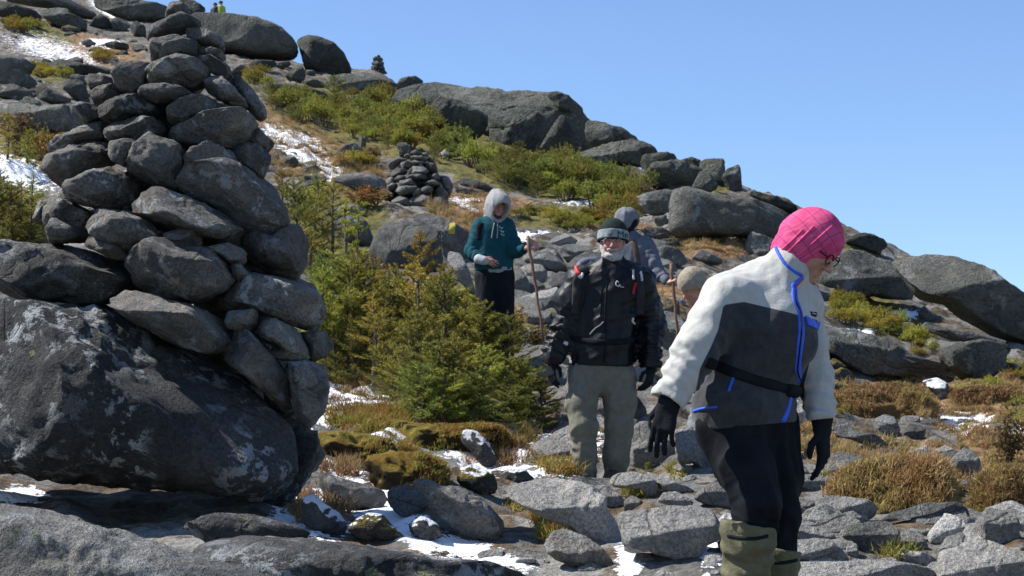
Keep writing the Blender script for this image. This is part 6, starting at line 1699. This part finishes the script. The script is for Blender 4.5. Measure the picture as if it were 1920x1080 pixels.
# backpack on his back: its own thing
S = Sdf(W(1060, 720, .0), W(1220, 470, .55), .008) if False else Sdf((W(1050, 0)[0], D + .02, W(0, 690)[2]), (W(1225, 0)[0], D + .5, W(0, 470)[2]), .009)
S.cone(W(1130, 640, .27), W(1138, 545, .27), .17, .17, .05, flat=(0, 1, 0), fs=.75).cone(W(1100, 520, .22), W(1180, 520, .22), .075, .075, .05); S.wob(.008, 8)
V, Q = S.mesh(); bp = mesh_obj("backpack", V, Q, plain("pack_fabric", (.03, .032, .038), .6, .3)); tag(bp, "black backpack worn by the white-bearded man, red tabs on its straps", "backpack")
def wpart(name, g, mat):
    if g is not None: return mesh_obj(name, g[0], g[1], mat, parent=bp)
for pix in ([(1100, 503), (1088, 512), (1082, 530), (1080, 560), (1078, 590)], [(1184, 503), (1196, 512), (1200, 535), (1200, 560), (1198, 590)]):
    wpart("shoulder_strap", ribbon(jbv, pix, .030, .011, lift=.003), plain("strap_webbing", (.022, .022, .025), .8))
wpart("red_tab", ribbon(jbv, [(1081, 503), (1083, 509), (1086, 516)], .013, .012, lift=.014), redm)
wpart("red_tab", ribbon(jbv, [(1192, 530), (1189, 541), (1187, 552)], .010, .010, lift=.012), plain('dark_red_webbing', (.32, .02, .03), .7))
wpart("buckle", ribbon(jbv, [(1187, 508), (1188, 516), (1189, 524)], .008, .012, lift=.018), metal)
wpart("buckle", ribbon(jbv, [(1200, 511), (1201, 518), (1202, 526)], .007, .012, lift=.018), metal)
wpart("buckle", ribbon(jbv, [(1085, 518), (1088, 520), (1090, 516)], .012, .016, lift=.014), metal)
wpart("top_pocket", tube(spline([W(1095, 508, .08), W(1088, 500, .10), W(1100, 492, .13), W(1122, 490, .14)], 5), .035, 8), plain("pack_blue_grey", (.10, .11, .15), .6))

# ================================================================ simple walkers further back
def walker(D, label, J_, mats, h=.009, head=None, hood=None, torso=None, arms=(), legs=(), hands=(), base=None):
    pass

# --- teal hoodie
D = 18.4; m = D / F
g0 = gpoint(928, D)[2]
lo = (W(855, 0)[0], D - .45, g0 - .05); hi = (W(1015, 0)[0], D + .45, W(0, 340)[2])
tF = nrmz((.36, -.88, -.30)); HC = W(932, 386, -.04)
B = Sdf(lo, hi, .009)
B.cone(W(927, 515), W(926, 440), .13, .14, .05, flat=(0, 1, 0), fs=.7).cone(W(926, 440), W(930, 400), .08, .055, .05)
Lt, Rt = head_sdf(B, HC, tF, (.18, -.2, 1), .98)
tR = [W(899, 430), W(883, 472, -.02), W(906, 487, -.16)]; tL = [W(949, 430), W(968, 468, -.04), W(990, 463, -.20)]
B.chain(tR, [.05, .04, .03], .03).chain(tL, [.05, .04, .03], .03)
foot = (HY - g0 * F / D)
tl1 = [W(913, 520), W(911, 600, -.06), W(912, foot - 14, 0)]; tl2 = [W(943, 520), W(946, 600, -.02), W(947, foot - 14, .04)]
B.chain(tl1, [.085, .06, .045], .05).chain(tl2, [.085, .06, .045], .05)
S_TOP, S_BOT = W(990, 442, -.235), W(1020, 642, -.30)
hand_sdf(B, W(986, 464, -.20), (.75, -.35, .1), (.1, -.8, .6), (.1, -.3, .9), 1.0, (1.1, 1.1, 1.1, 1.1), r=.0095, thumb=1.0)
hand_sdf(B, tR[2], (.9, -.2, -.3), (0, -1, .1), (0, 0, 1), .9, (.3, .3, .3, .3))
V, Q = B.mesh(); teen = mesh_obj("person", V, Q, plain('tan_skin', (.42, .22, .16), .6), origin=(W(928, 0)[0], D, g0))
tag(teen, "person in teal hoodie with pale grey hood up, holding a wooden stick", "person")
S = Sdf(lo, hi, .009)
S.cone(W(926, 500), W(926, 440), .185, .180, .05, flat=(0, 1, 0), fs=.68).cone(W(903, 424), W(948, 424), .075, .075, .06).cone(W(927, 425), W(930, 405), .10, .075, .05)
for A, sd in (([W(898, 428), W(884, 472, -.02), W(901, 487, -.14)], 1), ([W(950, 430), W(968, 470, -.04), W(984, 464, -.17)], 3)):
    S.cone(A[0], A[1], .078, .066, .04, wr=(.005, .10, sd)).cone(A[1], A[2], .066, .048, .03, wr=(.005, .07, sd + 1))
S.fold(W(926, 460), (.2, 0, 1), .016, .10, 5).wob(.004, 10); S.cut(W(926, 508), (0, 0, -1)); hd, hbv, _ = part("hoodie", S, teal, teen)
S = Sdf(lo, hi, .009); S.cone(W(927, 511), W(927, 502), .182, .186, .02, flat=(0, 1, 0), fs=.68); S.cut(W(927, 514), (0, 0, -1)).cut(W(927, 501), (0, 0, 1)); part("hem_band", S, plain("grey_rib", (.22, .22, .23), .9), hd)
S = Sdf(HC - .28, HC + .25, .007)
S.ell(Lt(0, -.02, .03), (.108, .128, .125), .01, Rt).ell(Lt(0, -.03, -.06), (.098, .10, .10), .05, Rt).cone(Lt(0, -.03, -.10), W(926, 418, .02), .09, .125, .04).ell(Lt(0, -.07, .10), (.05, .06, .05), .05, Rt)
S.ell(Lt(0, .045, .025), (.110, .130, .125), .02, Rt).ell(Lt(0, .055, -.06), (.092, .085, .10), .03, Rt).ell(Lt(0, .165, -.035), (.076, .150, .100), .010, Rt, op='s'); S.fold(HC, (0, 0, 1), .01, .07, 2).wob(.003, 15); part("hood", S, greyw, hd)
S = Sdf(HC - .2, HC + .2, .007); S.ell(Lt(0, .052, -.100), (.052, .042, .030), .02, Rt); part("beard", S, plain('dark_beard', (.05, .03, .022), .9), teen)
for dx in (-2, 4): rib("drawstring", [(929 + dx, 418), (927 + dx * 1.5, 432), (925 + dx * 1.7, 447)], .006, .007, greyw, hd, hbv)
S = Sdf(tR[2] - .14, tR[2] + .14, .008); S.cone(W(898, 486, -.15), W(908, 489, -.18), .05, .045, .02); part("cuff", S, plain("grey_cuff", (.34, .36, .38), .9), hd)
for pix in ([(936, 424), (940, 428), (943, 427)], [(938, 431), (942, 435), (945, 434)], [(939, 438), (943, 441), (946, 440)]): rib("embroidery", pix, .006, .003, plain("pale_blue_thread", (.30, .38, .42)), hd, hbv)
for pix in ([(903, 418), (899, 430), (898, 450)], ): rib("pack_strap", pix, .03, .012, blk, teen, hbv)
S = Sdf(lo, (hi[0], hi[1], W(0, 490)[2]), .01)
S.cone(W(928, 520), W(928, 508), .155, .16, .04, flat=(0, 1, 0), fs=.7); S.chain(tl1, [.115, .09, .075], .04).chain(tl2, [.115, .09, .075], .04); S.fold(W(926, 560), (.1, 0, 1), .015, .09, 5); part("trousers", S, blk_tr, teen)
rib_ = W(933, 556, -.14)
for a in (tl1[2], tl2[2]):
    S = Sdf(a - .3, a + .3, .012); S.cone(a + np.array([0, .04, -.03]), a + np.array([.05, -.15, -.04]), .05, .042, .03); S.cut((0, 0, a[2] - .075), (0, 0, -1)); part("shoe", S, leath, teen)
def stick(a, b_, label, r0=.0135):
    rs = np.random.RandomState(3); pts = [a + (b_ - a) * t + rs.normal(0, .006, 3) * (0 < t < 1) for t in np.linspace(0, 1, 9)]
    o = mesh_obj("walking_stick", *tube(pts, [r0 * (1.25 - .4 * t) for t in np.linspace(0, 1, 9)], 8), wood_m); tag(o, label, "stick"); return o
stick(S_TOP, S_BOT, "slim reddish wooden stick planted by the teal-hoodied walker")

# --- hooded walker behind the man
D = 19.0; m = D / F
g0 = gpoint(1190, D)[2]; foot = HY - g0 * F / D
lo = (W(1120, 0)[0], D - .5, g0 - .05); hi = (W(1290, 0)[0], D + .45, W(0, 375)[2])
HC = W(1176, 418, -.03); hF = nrmz((.80, -.42, -.35))
B = Sdf(lo, hi, .009)
B.cone(W(1188, 560), W(1192, 475), .13, .14, .05, flat=(0, 1, 0), fs=.75).cone(W(1192, 475), W(1182, 430), .08, .055, .05)
Lk, Rk = head_sdf(B, HC, hF, (.3, -.15, 1), .98)
kR = [W(1215, 462, -.08), W(1236, 515, -.15), W(1257, 531, -.28)]; kL = [W(1160, 470), W(1150, 530, -.05), W(1150, 580, -.1)]
B.chain(kR, [.05, .04, .03], .03).chain(kL, [.05, .04, .03], .03)
kl1 = [W(1176, 570), W(1172, foot - 80, -.05), W(1176, foot - 14, 0)]; kl2 = [W(1205, 570), W(1212, foot - 80, -.12), W(1210, foot - 14, -.06)]
B.chain(kl1, [.085, .06, .045], .05).chain(kl2, [.085, .06, .045], .05)
hand_sdf(B, W(1253, 529, -.28), (.6, -.45, .2), (.2, -.6, .6), (.1, -.3, .9), 1.0, (1.1, 1.1, 1.1, 1.1), r=.0095, thumb=1.0)
hand_sdf(B, kL[2], (0, -.2, -1), (-.8, -.4, 0), (0, -1, 0), .95)
V, Q = B.mesh(); ho = mesh_obj("person", V, Q, skin, origin=(W(1190, 0)[0], D, g0))
tag(ho, "hooded person in blue-grey sweatshirt half hidden behind the bearded man", "person")
S = Sdf(lo, hi, .009)
S.cone(W(1188, 565), W(1192, 480), .185, .19, .05, flat=(0, 1, 0), fs=.72).cone(W(1165, 465), W(1212, 462, -.05), .085, .085, .06).cone(W(1190, 462), W(1181, 440), .10, .08, .05)
S.cone(W(1214, 465, -.07), kR[1], .078, .068, .04, wr=(.005, .1, 2)).cone(kR[1], W(1250, 526, -.25), .068, .046, .03, wr=(.005, .07, 4)).chain(kL, [.08, .068, .05], .03)
S.fold(W(1190, 500), (.2, 0, 1), .016, .1, 3).wob(.004, 10); S.cut(W(1188, 580), (0, 0, -1)); sw, sbv, _ = part("sweatshirt", S, greyb, ho)
S = Sdf(HC - .28, HC + .25, .007)
S.ell(Lk(0, -.02, .03), (.110, .130, .125), .01, Rk).ell(Lk(0, -.03, -.05), (.10, .10, .095), .05, Rk).cone(Lk(0, -.04, -.09), W(1186, 450, .02), .085, .09, .04)
S.ell(Lk(0, .125, -.03), (.074, .11, .10), .02, Rk, op='s'); S.fold(HC, (0, 0, 1), .012, .07, 2).wob(.003, 15); part("hood", S, plain("grey_hood", (.15, .155, .175), .95, .1), sw)
S = Sdf(HC - .2, HC + .2, .007); S.ell(Lk(0, .0, .02), (.09, .106, .10), .01, Rk).ell(Lk(0, .03, -.05), (.075, .072, .08), .03, Rk); S.ell(Lk(0, .12, -.10), (.06, .05, .05), .01, Rk, op='s'); part("face_shade", S, blk, ho)  # black shell over the face, painted stand-in for the shade inside the hood
rib("pack_strap", [(1186, 452), (1192, 470), (1196, 495), (1196, 520)], .03, .012, plain("brown_strap", (.07, .05, .04)), ho, sbv)
S = Sdf(lo, (hi[0], hi[1], W(0, 545)[2]), .01); S.cone(W(1190, 580), W(1190, 565), .155, .16, .04, flat=(0, 1, 0), fs=.7); S.chain(kl1, [.11, .085, .07], .04).chain(kl2, [.11, .085, .07], .04); part("trousers", S, greyt, ho)
for a in (kl1[2], kl2[2]):
    S = Sdf(a - .3, a + .3, .012); S.cone(a + np.array([0, .04, -.03]), a + np.array([.08, -.13, -.04]), .05, .042, .03); S.cut((0, 0, a[2] - .075), (0, 0, -1)); part("shoe", S, leath, ho)
stick(W(1259, 494, -.31), W(1272, 650, -.36), "wooden stick gripped by the hooded walker behind the white sleeve", .015)

# --- walker in the beige beanie, bent forward behind the woman
D = 13.7; m = D / F
g0 = W(0, 905)[2]
lo = (W(1255, 0)[0], D - .5, g0 - .05); hi = (W(1420, 0)[0], D + .5, W(0, 485)[2])
HC = W(1299, 541, -.03); bF = nrmz((-.72, -.52, -.45))
B = Sdf(lo, hi, .008)
B.cone(W(1352, 720), W(1345, 625), .12, .13, .05, flat=(0, 1, 0), fs=.85).cone(W(1345, 625), W(1312, 575), .08, .05, .05)
Lb, Rb = head_sdf(B, HC, bF, (-.18, -.2, .95), .95)
bR = [W(1330, 620, -.12), W(1330, 690, -.2), W(1340, 745, -.25)]; bL = [W(1362, 625, .1), W(1375, 690, .08), W(1372, 750, .0)]
B.chain(bR, [.048, .04, .03], .03).chain(bL, [.048, .04, .03], .03)
bl1 = [W(1335, 735), W(1308, 815, -.10), W(1320, 888, -.02)]; bl2 = [W(1360, 735, .05), W(1362, 815, .02), W(1368, 888, .10)]
B.chain(bl1, [.085, .06, .045], .05).chain(bl2, [.085, .06, .045], .05)
hand_sdf(B, bR[2], (0, -.2, -1), (-.8, -.4, 0), (0, -1, 0), .9); hand_sdf(B, bL[2], (0, -.2, -1), (.8, -.4, 0), (0, -1, 0), .9)
V, Q = B.mesh(); be = mesh_obj("person", V, Q, skin, origin=(W(1340, 0)[0], D, g0))
tag(be, "person in beige knit beanie bending forward, mostly hidden behind the white sleeve", "person")
S = Sdf(HC - .25, HC + .25, .006); S.ell(Lb(0, -.015, .05), (.100, .118, .112), .01, Rb); S.cut(Lb(0, 0, .005), -(Lb(0, -.25, 1) - Lb(0, 0, 0))); S.wob(.003, 25); part("beanie", S, beige, be)
S = Sdf(HC - .25, HC + .25, .006); S.cone(Lb(0, -.022, .01), Lb(0, -.018, .035), .108, .108, .01, flat=Rb[1], fs=1.12); S.cut(Lb(0, 0, .0), -(Lb(0, -.25, 1) - Lb(0, 0, 0))).cut(Lb(0, 0, .045), Lb(0, -.25, 1) - Lb(0, 0, 0)); S.wob(.003, 25); part("beanie_cuff", S, beige, be)
S = Sdf(lo, hi, .009); S.cone(W(1352, 725), W(1348, 630), .16, .165, .05, flat=(0, 1, 0), fs=.85).cone(W(1345, 625), W(1322, 588), .10, .065, .05).chain(bR, [.075, .065, .05], .03).chain(bL, [.075, .065, .05], .03); S.wob(.005, 8); S.cut(W(1352, 742), (0, 0, -1)); part("jacket", S, plain("dark_grey_jacket", (.05, .055, .06), .8), be)
S = Sdf(lo, (hi[0], hi[1], W(0, 715)[2]), .008); S.cone(W(1348, 740), W(1348, 725), .14, .14, .04); S.chain(bl1, [.11, .085, .078], .04, wr=(.006, .09, 2)).chain(bl2, [.11, .085, .078], .04, wr=(.006, .09, 4)); S.fold(W(1320, 820), (.1, 0, 1), .016, .09, 5); part("trousers", S, greyt, be)
for a in (bl1[2], bl2[2]):
    S = Sdf(a - .3, a + .3, .009); S.cone(a + np.array([.04, .03, -.03]), a + np.array([-.12, -.06, -.035]), .052, .042, .03); S.cut((0, 0, a[2] - .075), (0, 0, -1)); part("shoe", S, plain("brown_shoe", (.12, .10, .08), .7), be)

# --- two tiny walkers on the summit skyline
D = 112; m = D / F
for px, py, lab, mj in ((414, 10, "tiny far-off person in yellow-green jacket on the summit skyline", plain("hi_vis", (.34, .40, .08))), (403.5, 13.5, "tiny far-off dark-clothed person crouched on the summit skyline", plain("dark_coat", (.05, .05, .07)))):
    a = W(px, py); B = Sdf(a - np.array([.5, .5, 1.3]), a + np.array([.5, .5, .6]), .03)
    B.cone(a - np.array([0, 0, .1]), a - np.array([0, 0, .9]), .12, .12, .05).ell(a + np.array([0, 0, .10]), (.10, .12, .13), .02).chain([a + np.array([-.05, 0, -.5]), a + np.array([-.08, 0, -1.2])], [.1, .07]).chain([a + np.array([.05, 0, -.5]), a + np.array([.08, 0, -1.2])], [.1, .07])
    V, Q = B.mesh(); o = mesh_obj("person", V, Q, skin); tag(o, lab, "person")
    S = Sdf(a - np.array([.5, .5, 1.3]), a + np.array([.5, .5, .6]), .03)
    S.cone(a - np.array([0, 0, .15]), a - np.array([0, 0, .55]), .19, .21, .1).cone(a + np.array([-.2, 0, -.15]), a + np.array([-.27, -.1, -.6]), .08, .06, .05).cone(a + np.array([.2, 0, -.15]), a + np.array([.27, -.1, -.6]), .08, .06, .05)
    V, Q = S.mesh(); child("jacket", V, Q, mj, o)
    S = Sdf(a - np.array([.5, .5, 1.3]), a + np.array([.5, .5, .6]), .03); S.ell(a + np.array([0, .01, .17]), (.13, .14, .12), .02); V, Q = S.mesh(); child("hat", V, Q, plain("dark_hat", (.03, .06, .03)), o)
